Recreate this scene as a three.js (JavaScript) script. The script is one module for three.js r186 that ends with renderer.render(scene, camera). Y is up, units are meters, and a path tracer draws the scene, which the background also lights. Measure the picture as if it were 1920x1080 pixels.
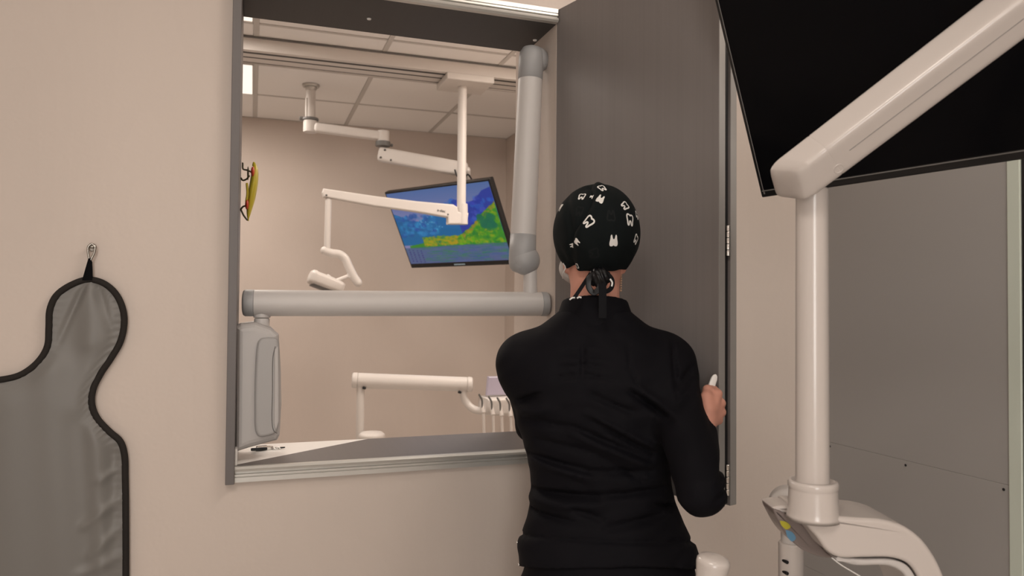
import * as THREE from 'three';
import { RoundedBoxGeometry } from 'three/addons/geometries/RoundedBoxGeometry.js';
import { TextGeometry } from 'three/addons/geometries/TextGeometry.js';
import { FontLoader } from 'three/addons/loaders/FontLoader.js';
import { RectAreaLightUniformsLib } from 'three/addons/lights/RectAreaLightUniformsLib.js';
import { mergeGeometries, mergeVertices } from 'three/addons/utils/BufferGeometryUtils.js';

// ---------- camera, lights, exposure ----------
const scene = new THREE.Scene();
scene.background = new THREE.Color(0x050505);
const camera = new THREE.PerspectiveCamera(42.194, 16 / 9, 0.05, 30);
camera.position.set(0, 1.4, 0);
camera.rotation.set(0.022761, -0.334784, 0.0076928, 'YXZ');
camera.focus = 1.6; camera.userData.fStop = 6.3;
scene.add(camera);
const renderer = new THREE.WebGLRenderer({ antialias: true });
renderer.toneMapping = THREE.LinearToneMapping;
renderer.toneMappingExposure = 1.0;
renderer.shadowMap.enabled = true;
RectAreaLightUniformsLib.init();
const CEIL = 2.66, WARM = new THREE.Color().setRGB(1, 0.89, 0.79);
function panelLight(x, z, w, d, power) {            // the light of one ceiling panel, just under its diffuser
  const l = new THREE.RectAreaLight(WARM, power, w, d);
  l.position.set(x, CEIL - 0.02, z); l.lookAt(x, 0, z); l.castShadow = true; scene.add(l);
}
// x, z, width, depth, strength of every ceiling panel: near room first, far room after
const NEAR_PANELS = [[-0.35, 0.1, 0.585, 0.585, 12.5], [1.12, -0.72, 0.585, 0.585, 14], [0.75, 1.55, 0.585, 0.585, 7]];  // second panel added to brighten the wall right of the door
const FAR_PANELS = [[-0.31, -4.445, 0.585, 0.585, 13], [-0.31, -3.215, 0.585, 0.585, 14], [1.5, -2.9, 0.585, 0.585, 22]];
for (const a of [...NEAR_PANELS, ...FAR_PANELS]) panelLight(...a);

// ---------- helpers ----------
const V = (x, y, z) => new THREE.Vector3(x, y, z);
let seed = 7; const rnd = () => ((seed = (seed * 16807) % 2147483647) / 2147483647);
const used = {};
function numbered(n) { const k = used[n] = (used[n] ?? -1) + 1; return k ? `${n}_${String(k).padStart(3, '0')}` : n; }
const smoothstep = (a, b, x) => { const t = Math.max(0, Math.min(1, (x - a) / (b - a))); return t * t * (3 - 2 * t); };
function thing(name, label, category, base = V(0, 0, 0), group) {
  const o = new THREE.Group(); o.name = numbered(name); o.position.copy(base); o.userData = { label, category };
  if (group) o.userData.group = group;
  scene.add(o); return o;
}
function shade(m) { m.castShadow = m.receiveShadow = true; return m; }
// a mesh from geometry in room coordinates, put under its thing (or part)
function part(name, geo, mat, parent, label) {
  const g = Array.isArray(geo) ? mergeGeometries(geo.map((x) => (x.index ? x.toNonIndexed() : x)).map((x) => { for (const k of Object.keys(x.attributes)) if (!['position', 'normal', 'uv'].includes(k)) x.deleteAttribute(k); return x; })) : geo;
  const root = parent?.userData.rootAt ?? parent?.position ?? V(0, 0, 0);
  g.translate(-root.x, -root.y, -root.z);
  const m = shade(new THREE.Mesh(g, mat)); m.name = parent ? name : numbered(name);
  if (label) m.userData.label = label;
  m.userData.rootAt = root; (parent ?? scene).add(m); return m;
}
function localPart(name, geo, mat, parent, label) {  // geometry already in the thing's own axes
  const m = shade(new THREE.Mesh(geo, mat)); m.name = name; if (label) m.userData.label = label; m.userData.rootAt = V(0, 0, 0); parent.add(m); return m;
}
function struct(name, geo, mat, parent) { const m = part(name, geo, mat, parent); if (!parent) m.userData.kind = 'structure'; return m; }
function structGroup(name) { const g = new THREE.Group(); g.name = name; g.userData.kind = 'structure'; scene.add(g); return g; }
function box(x0, x1, y0, y1, z0, z1, r = 0.0015) {
  const g = new RoundedBoxGeometry(x1 - x0, y1 - y0, z1 - z0, 2, Math.min(r, (x1 - x0) / 2.1, (y1 - y0) / 2.1, (z1 - z0) / 2.1));
  return g.translate((x0 + x1) / 2, (y0 + y1) / 2, (z0 + z1) / 2);
}
function plainBox(x0, x1, y0, y1, z0, z1) {          // uv in metres
  const g = new THREE.BoxGeometry(x1 - x0, y1 - y0, z1 - z0).translate((x0 + x1) / 2, (y0 + y1) / 2, (z0 + z1) / 2);
  return metreUV(g);
}
function metreUV(g) {
  const p = g.attributes.position, n = g.attributes.normal, uv = new Float32Array(p.count * 2);
  for (let i = 0; i < p.count; i++) {
    const ax = Math.abs(n.getX(i)), ay = Math.abs(n.getY(i)), az = Math.abs(n.getZ(i));
    if (ay > ax && ay > az) { uv[2 * i] = p.getX(i); uv[2 * i + 1] = p.getZ(i); } else if (ax > az) { uv[2 * i] = p.getZ(i); uv[2 * i + 1] = p.getY(i); } else { uv[2 * i] = p.getX(i); uv[2 * i + 1] = p.getY(i); }
  }
  g.setAttribute('uv', new THREE.BufferAttribute(uv, 2)); return g;
}
// a round rod from a to b with softened ends; profile = optional [[t, radius], ...] along it
function rod(a, b, r0, r1 = r0, seg = 28, soft = 0.003) {
  const L = a.distanceTo(b), s = Math.min(soft, L / 3, r0 * 0.6, r1 * 0.6), pts = [[0, 0], [r0 - s, 0], [r0 - 0.3 * s, 0.3 * s], [r0, s], [r1, L - s], [r1 - 0.3 * s, L - 0.3 * s], [r1 - s, L], [0, L]].map(([x, y]) => new THREE.Vector2(x, y));
  return orient(new THREE.LatheGeometry(pts, seg), a, b);
}
function lathe(profile, a, b, seg = 36) { return orient(new THREE.LatheGeometry(profile.map(([x, y]) => new THREE.Vector2(x, y)), seg), a, b); }
function orient(g, a, b) {
  g.applyQuaternion(new THREE.Quaternion().setFromUnitVectors(V(0, 1, 0), b.clone().sub(a).normalize()));
  return g.translate(a.x, a.y, a.z);
}
function pipe(pts, r, seg = 60, rad = 14) {
  const c = new THREE.CatmullRomCurve3(pts, false, 'centripetal'), ends = [new THREE.SphereGeometry(r, rad, 8).translate(...pts[0].toArray()), new THREE.SphereGeometry(r, rad, 8).translate(...pts[pts.length - 1].toArray())];
  return [new THREE.TubeGeometry(c, seg, r, rad), ...ends];
}
function closedCurve(pts, n) { return new THREE.CatmullRomCurve3(pts, true, 'centripetal').getPoints(n).slice(0, n).map((p) => new THREE.Vector2(p.x, p.y)); }
// a solid from an outline of room points lying on one plane z = const, with thickness t behind and before it
function slab(pts, t, bevel = 0.004, smooth = false) {
  const s = new THREE.Shape();
  if (smooth) s.setFromPoints(closedCurve(pts, pts.length * 8));
  else s.setFromPoints(pts.map((p) => new THREE.Vector2(p.x, p.y)));
  const g = new THREE.ExtrudeGeometry(s, { depth: t - 2 * bevel, bevelEnabled: true, bevelThickness: bevel, bevelSize: bevel, bevelOffset: -bevel, bevelSegments: 4, curveSegments: 24 });
  return g.translate(0, 0, pts[0].z - t / 2 + bevel);
}
// sections along a path: station = { c, u, v, a, b } : centre, two half axes directions, half sizes; n = squareness
function loft(stations, n = 3, seg = 40) {
  const pos = [], idx = [], uv = [];
  stations.forEach((s, i) => { for (let k = 0; k <= seg; k++) {
    const t = (k / seg) * Math.PI * 2, c = Math.cos(t), q = Math.sin(t), e = 2 / n;
    const p = s.c.clone().addScaledVector(s.u, s.a * Math.sign(c) * Math.abs(c) ** e).addScaledVector(s.v, s.b * Math.sign(q) * Math.abs(q) ** e);
    pos.push(p.x, p.y, p.z); uv.push(k / seg, i / stations.length);
  } });
  const w = seg + 1;
  for (let i = 0; i + 1 < stations.length; i++) for (let k = 0; k < seg; k++) { const a = i * w + k, b = a + 1, c = a + w, d = c + 1; idx.push(a, b, c, b, d, c); }
  for (const [i, flip] of [[0, 1], [stations.length - 1, 0]]) {
    const c = stations[i].c, m = pos.length / 3; pos.push(c.x, c.y, c.z); uv.push(0.5, 0.5);
    for (let k = 0; k < seg; k++) { const a = i * w + k; flip ? idx.push(m, a + 1, a) : idx.push(m, a, a + 1); }
  }
  const g = new THREE.BufferGeometry(); g.setAttribute('position', new THREE.Float32BufferAttribute(pos, 3)); g.setAttribute('uv', new THREE.Float32BufferAttribute(uv, 2)); g.setIndex(idx);
  // make sure that faces look outwards
  let vol = 0; const A = V(), B = V(), C = V();
  for (let i = 0; i < idx.length; i += 3) { A.fromArray(pos, idx[i] * 3); B.fromArray(pos, idx[i + 1] * 3); C.fromArray(pos, idx[i + 2] * 3); vol += A.dot(B.cross(C)); }
  if (vol < 0) { for (let i = 0; i < idx.length; i += 3) [idx[i], idx[i + 1]] = [idx[i + 1], idx[i]]; g.setIndex(idx); }
  g.computeVertexNormals(); return g;
}
// ---------- textures ----------
function noiseTexture(size, fn, srgb = false) {
  const d = new Uint8Array(size * size * 4);
  for (let y = 0; y < size; y++) for (let x = 0; x < size; x++) { const v = fn(x, y), i = (y * size + x) * 4; for (let k = 0; k < 3; k++) d[i + k] = Math.max(0, Math.min(255, (Array.isArray(v) ? v[k] : v) * 255)); d[i + 3] = 255; }
  const t = new THREE.DataTexture(d, size, size); t.wrapS = t.wrapT = THREE.RepeatWrapping; t.magFilter = THREE.LinearFilter; t.minFilter = THREE.LinearMipmapLinearFilter; t.generateMipmaps = true;
  if (srgb) t.colorSpace = THREE.SRGBColorSpace; t.needsUpdate = true; return t;
}
function valueNoise(size, cell, cellY = cell) {        // tiling value noise 0..1
  const nx = Math.round(size / cell), ny = Math.round(size / cellY), g = Array.from({ length: nx * ny }, rnd), s = (t) => t * t * (3 - 2 * t);
  return (x, y) => { const u = x / cell, v = y / cellY, i = Math.floor(u), j = Math.floor(v), a = s(u - i), b = s(v - j), at = (p, q) => g[(((q % ny) + ny) % ny) * nx + (((p % nx) + nx) % nx)];
    return (at(i, j) * (1 - a) + at(i + 1, j) * a) * (1 - b) + (at(i, j + 1) * (1 - a) + at(i + 1, j + 1) * a) * b; };
}
const n4 = valueNoise(256, 4), n16 = valueNoise(256, 16), n64 = valueNoise(256, 64), g1 = valueNoise(256, 2, 128), g2 = valueNoise(256, 8, 256), g3 = valueNoise(256, 32, 256);
const peel = noiseTexture(256, (x, y) => 0.6 * n4(x, y) + 0.4 * n16(x, y)); peel.repeat.set(2.5, 2.5);
const tintWall = noiseTexture(256, (x, y) => { const v = 0.965 + 0.035 * n64(x, y); return [v, v, v]; }, true); tintWall.repeat.set(1.1, 1.1);
const grain = noiseTexture(256, (x, y) => { const v = 0.95 + 0.02 * g1(x, y) + 0.012 * g2(x, y) + 0.018 * g3(x, y); return [v, v, v]; }, true); grain.repeat.set(3, 1);
const grainBump = noiseTexture(256, (x, y) => 0.6 * g1(x, y) + 0.4 * g2(x, y)); grainBump.repeat.set(3, 1);
const weave = noiseTexture(64, (x, y) => 0.5 + 0.25 * Math.sin(x * Math.PI / 4) + 0.25 * Math.sin(y * Math.PI / 4)); weave.repeat.set(90, 90);
const speck = noiseTexture(256, (x, y) => { const v = 0.93 + 0.07 * n4(x, y) - (n4(x + 31, y * 2) > 0.83 ? 0.12 : 0); return [v, v, v]; }, true); speck.repeat.set(2, 2);

const lin = (r, g, b) => new THREE.Color().setRGB(r, g, b);
const std = (color, roughness, extra = {}) => new THREE.MeshStandardMaterial({ color, roughness, ...extra });
const phys = (color, roughness, extra = {}) => new THREE.MeshPhysicalMaterial({ color, roughness, ...extra });
const M = {
  wall: std(lin(0.62, 0.54, 0.485), 0.72, { map: tintWall, bumpMap: peel, bumpScale: 0.0003 }),
  ceiling: std(lin(0.90, 0.88, 0.86), 0.95),
  grid: std(lin(0.58, 0.555, 0.525), 0.6),
  floor: std(lin(0.70, 0.66, 0.62), 0.55, { map: speck }),
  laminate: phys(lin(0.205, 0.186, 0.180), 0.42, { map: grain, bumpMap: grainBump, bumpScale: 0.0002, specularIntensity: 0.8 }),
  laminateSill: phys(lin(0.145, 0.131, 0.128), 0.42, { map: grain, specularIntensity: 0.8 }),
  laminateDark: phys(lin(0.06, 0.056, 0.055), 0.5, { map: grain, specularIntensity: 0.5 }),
  edge: std(lin(0.16, 0.155, 0.15), 0.5), edgeBand: std(lin(0.26, 0.25, 0.24), 0.5),
  greyPanel: phys(lin(0.33, 0.318, 0.308), 0.5),
  glossWhite: phys(lin(0.9, 0.88, 0.85), 0.3),
  alu: phys(lin(0.58, 0.57, 0.54), 0.4, { metalness: 0.65 }),
  chrome: phys(lin(0.75, 0.74, 0.72), 0.16, { metalness: 1 }),
  paleTrim: std(lin(0.55, 0.60, 0.53), 0.5),
  plastic: phys(lin(0.60, 0.55, 0.52), 0.26, { clearcoat: 0.5, clearcoatRoughness: 0.18 }),
  plasticFar: phys(lin(0.66, 0.62, 0.585), 0.42),
  xray: phys(lin(0.56, 0.535, 0.52), 0.42),
  xrayBox: phys(lin(0.45, 0.43, 0.42), 0.42),
  xrayDark: phys(lin(0.34, 0.34, 0.345), 0.45),
  xrayPanel: phys(lin(0.36, 0.35, 0.345), 0.4),
  seam: std(lin(0.10, 0.095, 0.09), 0.7),
  hookSteel: phys(lin(0.36, 0.34, 0.31), 0.22, { metalness: 1 }),
  binding: phys(lin(0.024, 0.021, 0.019), 0.8, { specularIntensity: 0.3 }),
  blackCloth: phys(lin(0.005, 0.005, 0.006), 0.9, { specularIntensity: 0.15 }),
  black: std(lin(0.008, 0.008, 0.009), 0.5),
  blackGloss: phys(lin(0.004, 0.004, 0.005), 0.16, { specularIntensity: 0.12 }),
  bezel: phys(lin(0.008, 0.008, 0.009), 0.3),
  scrub: phys(lin(0.0047, 0.0044, 0.0064), 0.75, { specularIntensity: 0.22 }),
  tape: phys(lin(0.0075, 0.008, 0.0105), 0.75, { specularIntensity: 0.4, bumpMap: weave, bumpScale: 0.0002 }),
  apron: phys(lin(0.17, 0.163, 0.153), 0.48, { sheen: 0.3, sheenRoughness: 0.5, sheenColor: lin(0.4, 0.4, 0.4) }),
  skin: phys(lin(0.58, 0.285, 0.215), 0.5, { specularIntensity: 0.4 }),
  hair: std(lin(0.012, 0.008, 0.006), 0.4),
  mask: std(lin(0.55, 0.52, 0.5), 0.85),
  white: std(lin(0.8, 0.79, 0.77), 0.4),
  diffuser: new THREE.MeshStandardMaterial({ color: 0xffffff, roughness: 0.8, emissive: WARM, emissiveIntensity: 0.85 }),
};

// ---------- the rooms ----------
const WZ = -1.757, WB = -2.01;                          // faces of the wall between the rooms
const OX0 = -0.0495, OX1 = 0.727, OY0 = 1.006, OY1 = 2.156; // the opening in it
{
  const s = new THREE.Shape([[-2.4, 0], [2.0, 0], [2.0, CEIL], [-2.4, CEIL]].map((p) => new THREE.Vector2(...p)));
  s.holes.push(new THREE.Path([[OX0, OY0], [OX0, OY1], [OX1 + 0.019, OY1], [OX1 + 0.019, OY0]].map((p) => new THREE.Vector2(...p))));
  const g = metreUV(new THREE.ExtrudeGeometry(s, { depth: WZ - WB, bevelEnabled: false }).translate(0, 0, WB));
  struct('wall_front', g, M.wall);
  const RX = 1.489;
  const wr = structGroup('wall_right');
  struct('wall_core', plainBox(RX + 0.02, RX + 0.14, 0, CEIL, WZ, 2.2), M.wall, wr);
  // grey boards screwed to it, with open joints, then a pale edge strip
  const boards = [[0.0, 0.30], [0.3005, 0.668], [0.6685, 1.0337], [1.0341, CEIL - 0.01]];
  for (const [y0, y1] of boards) struct('wall_panel', metreUV(box(RX, RX + 0.02, y0, y1, WZ + 0.001, -1.131, 0.0004)), M.greyPanel, wr);
  for (const [z, y] of [[-1.391, 1.0225], [-1.143, 1.0225], [-1.64, 1.0225], [-1.391, 1.046 - 0.39], [-1.143, 0.656]]) struct('screw', rod(V(RX + 0.004, y, z), V(RX - 0.0012, y, z), 0.0034, 0.003, 12, 0.0006), M.black, wr);
  struct('edge_strip', box(RX - 0.004, RX + 0.02, 0, CEIL - 0.01, -1.130, -1.1005, 0.003), M.paleTrim, wr);
  struct('dark_doorway_1', box(RX - 0.002, RX + 0.02, 0, 2.1, -1.099, -0.2, 0.002), M.black);  // flat black panel painted as the dark of an unlit doorway
  struct('wall_left', plainBox(-2.4, -2.28, 0, CEIL, WZ, 2.2), M.wall);
  struct('wall_rear', plainBox(-2.4, RX + 0.14, 0, CEIL, 2.2, 2.32), M.wall);
  {
    // unseen window added in the rear wall to light the wall and door
    const w = structGroup('added_window_1');
    struct('added_window_frame', [box(-1.05, -1.0, 0.85, 2.25, 2.165, 2.2, 0.004), box(-0.2, -0.15, 0.85, 2.25, 2.165, 2.2, 0.004), box(-1.0, -0.2, 0.85, 0.90, 2.165, 2.2, 0.004), box(-1.0, -0.2, 2.20, 2.25, 2.165, 2.2, 0.004)], M.white, w);
    struct('added_window_pane', plainBox(-1.0, -0.2, 0.90, 2.20, 2.185, 2.199), new THREE.MeshStandardMaterial({ color: 0x222222, roughness: 0.6, emissive: lin(1, 0.97, 0.93), emissiveIntensity: 3 }), w);
    const l = new THREE.RectAreaLight(lin(1, 0.96, 0.91), 6.2, 0.8, 1.3); l.position.set(-0.6, 1.55, 2.18); l.lookAt(-0.6, 1.55, 0); l.castShadow = true; scene.add(l);
  }
  struct('wall_far', plainBox(-2.4, 2.0, 0, CEIL, -5.47, -5.35), M.wall);
  struct('wall_far_left', plainBox(-2.4, -2.28, 0, CEIL, -5.35, WB), M.wall);
  struct('wall_far_right', plainBox(1.806, 2.0, 0, CEIL, -5.35, WB), M.wall);
  struct('floor', plainBox(-2.6, 2.1, -0.1, 0, -5.6, 2.4), M.floor);
  struct('baseboard_front', box(-2.28, RX, 0, 0.1, WZ, WZ + 0.012, 0.003), M.edge);
  struct('baseboard_far', box(-2.28, 1.806, 0, 0.1, -5.35, -5.338, 0.003), M.edge);
  // ceilings: a slab, lay-in tiles and tee bars
  const c = structGroup('ceiling');
  struct('ceiling_slab', plainBox(-2.6, 2.1, CEIL + 0.03, CEIL + 0.15, -5.6, 2.4), M.ceiling, c);
  const tile = metreUV(new RoundedBoxGeometry(0.583, 0.016, 0.583, 2, 0.003));
  const panels = [...NEAR_PANELS, ...FAR_PANELS];
  const lay = (x0, nx, z0, nz) => {
    for (let i = 0; i < nx; i++) for (let j = 0; j < nz; j++) {
      const x = x0 + 0.607 * (i + 0.5), z = z0 + 0.607 * (j + 0.5);
      if (panels.some((p) => Math.abs(p[0] - x) < 0.3 && Math.abs(p[1] - z) < 0.3)) continue;
      const t = shade(new THREE.Mesh(tile, M.ceiling)); t.name = 'ceiling_tile'; t.position.set(x, CEIL + 0.0105 + 0.0006 * rnd(), z); c.add(t);
    }
    for (let i = 0; i <= nx; i++) struct('tee_bar', box(x0 + 0.607 * i - 0.012, x0 + 0.607 * i + 0.012, CEIL, CEIL + 0.028, z0, z0 + 0.607 * nz, 0.0008), M.grid, c);
    for (let j = 0; j <= nz; j++) for (let i = 0; i < nx; i++) struct('tee_bar', box(x0 + 0.607 * i + 0.0125, x0 + 0.607 * (i + 1) - 0.0125, CEIL + 0.0003, CEIL + 0.028, z0 + 0.607 * j - 0.009, z0 + 0.607 * j + 0.009, 0.0008), M.grid, c);
  };
  lay(-2.428, 7, -5.363, 5);
  struct('ceiling_board', plainBox(-2.28, RX, CEIL, CEIL + 0.02, WZ, 2.2), M.ceiling, c);
  panels.forEach(([x, z, w, d], i) => {
    const far = i >= NEAR_PANELS.length, lo = CEIL - (far ? 0.004 : 0.012);
    const t = thing('ceiling_light', ['square ceiling light panel of the near room, closest to the opening', 'added square ceiling light panel of the near room, behind the black television', 'square ceiling light panel of the near room, nearest to the added rear window', 'bright square ceiling light at the left edge of the opening, below the ceiling track', 'bright square ceiling light at the left edge of the opening, above the ceiling track', 'square ceiling light of the far room hidden behind the wall'][i], 'ceiling light', V(x, CEIL, z));
    part('diffuser', box(x - w / 2, x + w / 2, lo, CEIL + 0.02, z - d / 2, z + d / 2, 0.003), M.diffuser, t);
    part('frame', [box(x - w / 2 - 0.008, x - w / 2, lo - 0.002, CEIL + 0.02, z - d / 2, z + d / 2, 0.001), box(x + w / 2, x + w / 2 + 0.008, lo - 0.002, CEIL + 0.02, z - d / 2, z + d / 2, 0.001), box(x - w / 2, x + w / 2, lo - 0.002, CEIL + 0.02, z - d / 2 - 0.008, z - d / 2, 0.001), box(x - w / 2, x + w / 2, lo - 0.002, CEIL + 0.02, z + d / 2, z + d / 2 + 0.008, 0.001)], M.grid, t);
  });
}

// ---------- the pass-through cabinet with its folding door ----------
{
  const t = thing('pass_through_cabinet', 'dark grey laminate pass-through cabinet let into the wall, its folding door open', 'cabinet', V(0.35, OY0, WZ));
  const front = WZ + 0.024;
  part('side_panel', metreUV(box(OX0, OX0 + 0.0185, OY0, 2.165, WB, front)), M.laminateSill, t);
  part('white_strip', metreUV(box(OX0 + 0.0185, OX0 + 0.0235, 1.0417, 1.078, WB, WZ - 0.003, 0.0005)), M.glossWhite, t, 'white strip low on the left side');
  part('side_panel', metreUV(box(OX1, OX1 + 0.018, OY0, OY1, WB - 0.06, WZ - 0.001)), M.wall, t, 'beige right side');
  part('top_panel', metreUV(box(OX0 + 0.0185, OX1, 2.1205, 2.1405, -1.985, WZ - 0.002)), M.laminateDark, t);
  for (const p of [V(0.2685,2.1205,-1.8868), V(0.7154,2.1205,-1.8825)]) part('screw_cap', rod(V(p.x, 2.124, p.z), V(p.x, 2.1175, p.z), 0.0062, 0.0055, 16, 0.002), M.white, t, 'small white cap');
  // sill: dark board, and a glossy white wedge flush at its left, cut on the slant
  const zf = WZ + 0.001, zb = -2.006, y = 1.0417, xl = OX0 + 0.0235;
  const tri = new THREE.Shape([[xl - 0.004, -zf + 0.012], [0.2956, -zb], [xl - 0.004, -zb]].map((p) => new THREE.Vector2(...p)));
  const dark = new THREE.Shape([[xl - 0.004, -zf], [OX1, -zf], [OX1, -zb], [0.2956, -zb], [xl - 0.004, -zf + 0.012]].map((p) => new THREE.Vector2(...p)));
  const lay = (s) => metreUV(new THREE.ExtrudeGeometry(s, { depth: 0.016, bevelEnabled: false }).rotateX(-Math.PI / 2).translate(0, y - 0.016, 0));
  part('sill_board', lay(dark), M.laminateSill, t); part('white_wedge', lay(tri), M.glossWhite, t, 'glossy white slanted wedge');
  // folding door tracks above and below: aluminium, with a groove each
  const rail = (y0, y1, up) => {
    const h = y1 - y0, f = WZ + 0.012, pr = [[WZ - 0.003, 0], [f, 0], [f, 0.30], [f - 0.0025, 0.33], [f - 0.0025, 0.36], [f, 0.39], [f, 0.50], [f - 0.006, 0.53], [f - 0.006, 0.66], [f + 0.002, 0.70], [f + 0.004, 0.86], [f, 1], [WZ - 0.003, 1]];
    const s = new THREE.Shape(pr.map(([z, q]) => new THREE.Vector2(-z, y0 + h * (up ? 1 - q : q))));
    return new THREE.ExtrudeGeometry(s, { depth: OX1 - OX0 - 0.0195, bevelEnabled: false }).rotateY(Math.PI / 2).translate(OX0 + 0.0187, 0, 0);
  };
  part('track', rail(1.0075, 1.0415, false), M.alu, t, 'aluminium bottom track'); part('track', rail(2.121, 2.155, true), M.alu, t, 'aluminium top track');
  // door: two leaves folded face to face, standing out from the right end of the opening
  const h0 = V(0.7265, 0, WZ + 0.002), dir = V(0.2557, 0, 0.9667), nor = V(0.9667, 0, -0.2557), Lf = 0.527, th = 0.0185;
  const leaf = (off) => { const g = metreUV(box(0, Lf, OY0 + 0.002, 2.156, 0, th, 0.0012)); g.rotateY(-Math.atan2(dir.z, dir.x)); const o = h0.clone().addScaledVector(nor, off); return g.translate(o.x, 0, o.z); };
  // after that turn local +z points to -nor... so the leaf is shifted by its own thickness
  const a = part('door_leaf', leaf(th), M.laminate, t), b = part('door_leaf', leaf(th * 2 + 0.0155), M.laminate, t);
  for (const [lf, off] of [[a, th], [b, th * 2 + 0.0155]]) { const o = h0.clone().addScaledVector(nor, off).addScaledVector(dir, Lf - 0.0002); part('edge_band', box(0, 0.0009, OY0 + 0.003, 2.155, 0.0006, th - 0.0006, 0.0003).rotateY(-Math.atan2(dir.z, dir.x)).translate(o.x, 0, o.z), M.edgeBand, lf, 'lighter grey edge'); }
  for (const yy of [1.53, 1.06]) {
    const c = h0.clone().addScaledVector(dir, Lf + 0.0005).addScaledVector(nor, th + 0.0078), g = [];
    for (let k = 0; k < 5; k++) g.push(rod(V(c.x, yy - 0.03 + 0.0122 * k, c.z), V(c.x, yy - 0.0185 + 0.0122 * k, c.z), 0.0048, 0.0048, 16, 0.001));
    part('hinge', g, M.chrome, a, 'bright steel hinge');
  }
  const s0 = h0.clone().addScaledVector(dir, Lf - 0.0115).addScaledVector(nor, th), s1 = s0.clone().addScaledVector(nor, 0.0155);
  part('gap_shade_strip', slab([V(0, 1.012, 0), V(0.0145, 1.012, 0), V(0.0145, 2.15, 0), V(0, 2.15, 0)], 0.012, 0.001).rotateY(-Math.atan2(nor.z, nor.x)).translate(s0.x + nor.x * 0.0005, 0, s0.z + nor.z * 0.0005), M.black, a);  // black strip put between the leaves to darken their gap
}

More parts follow.
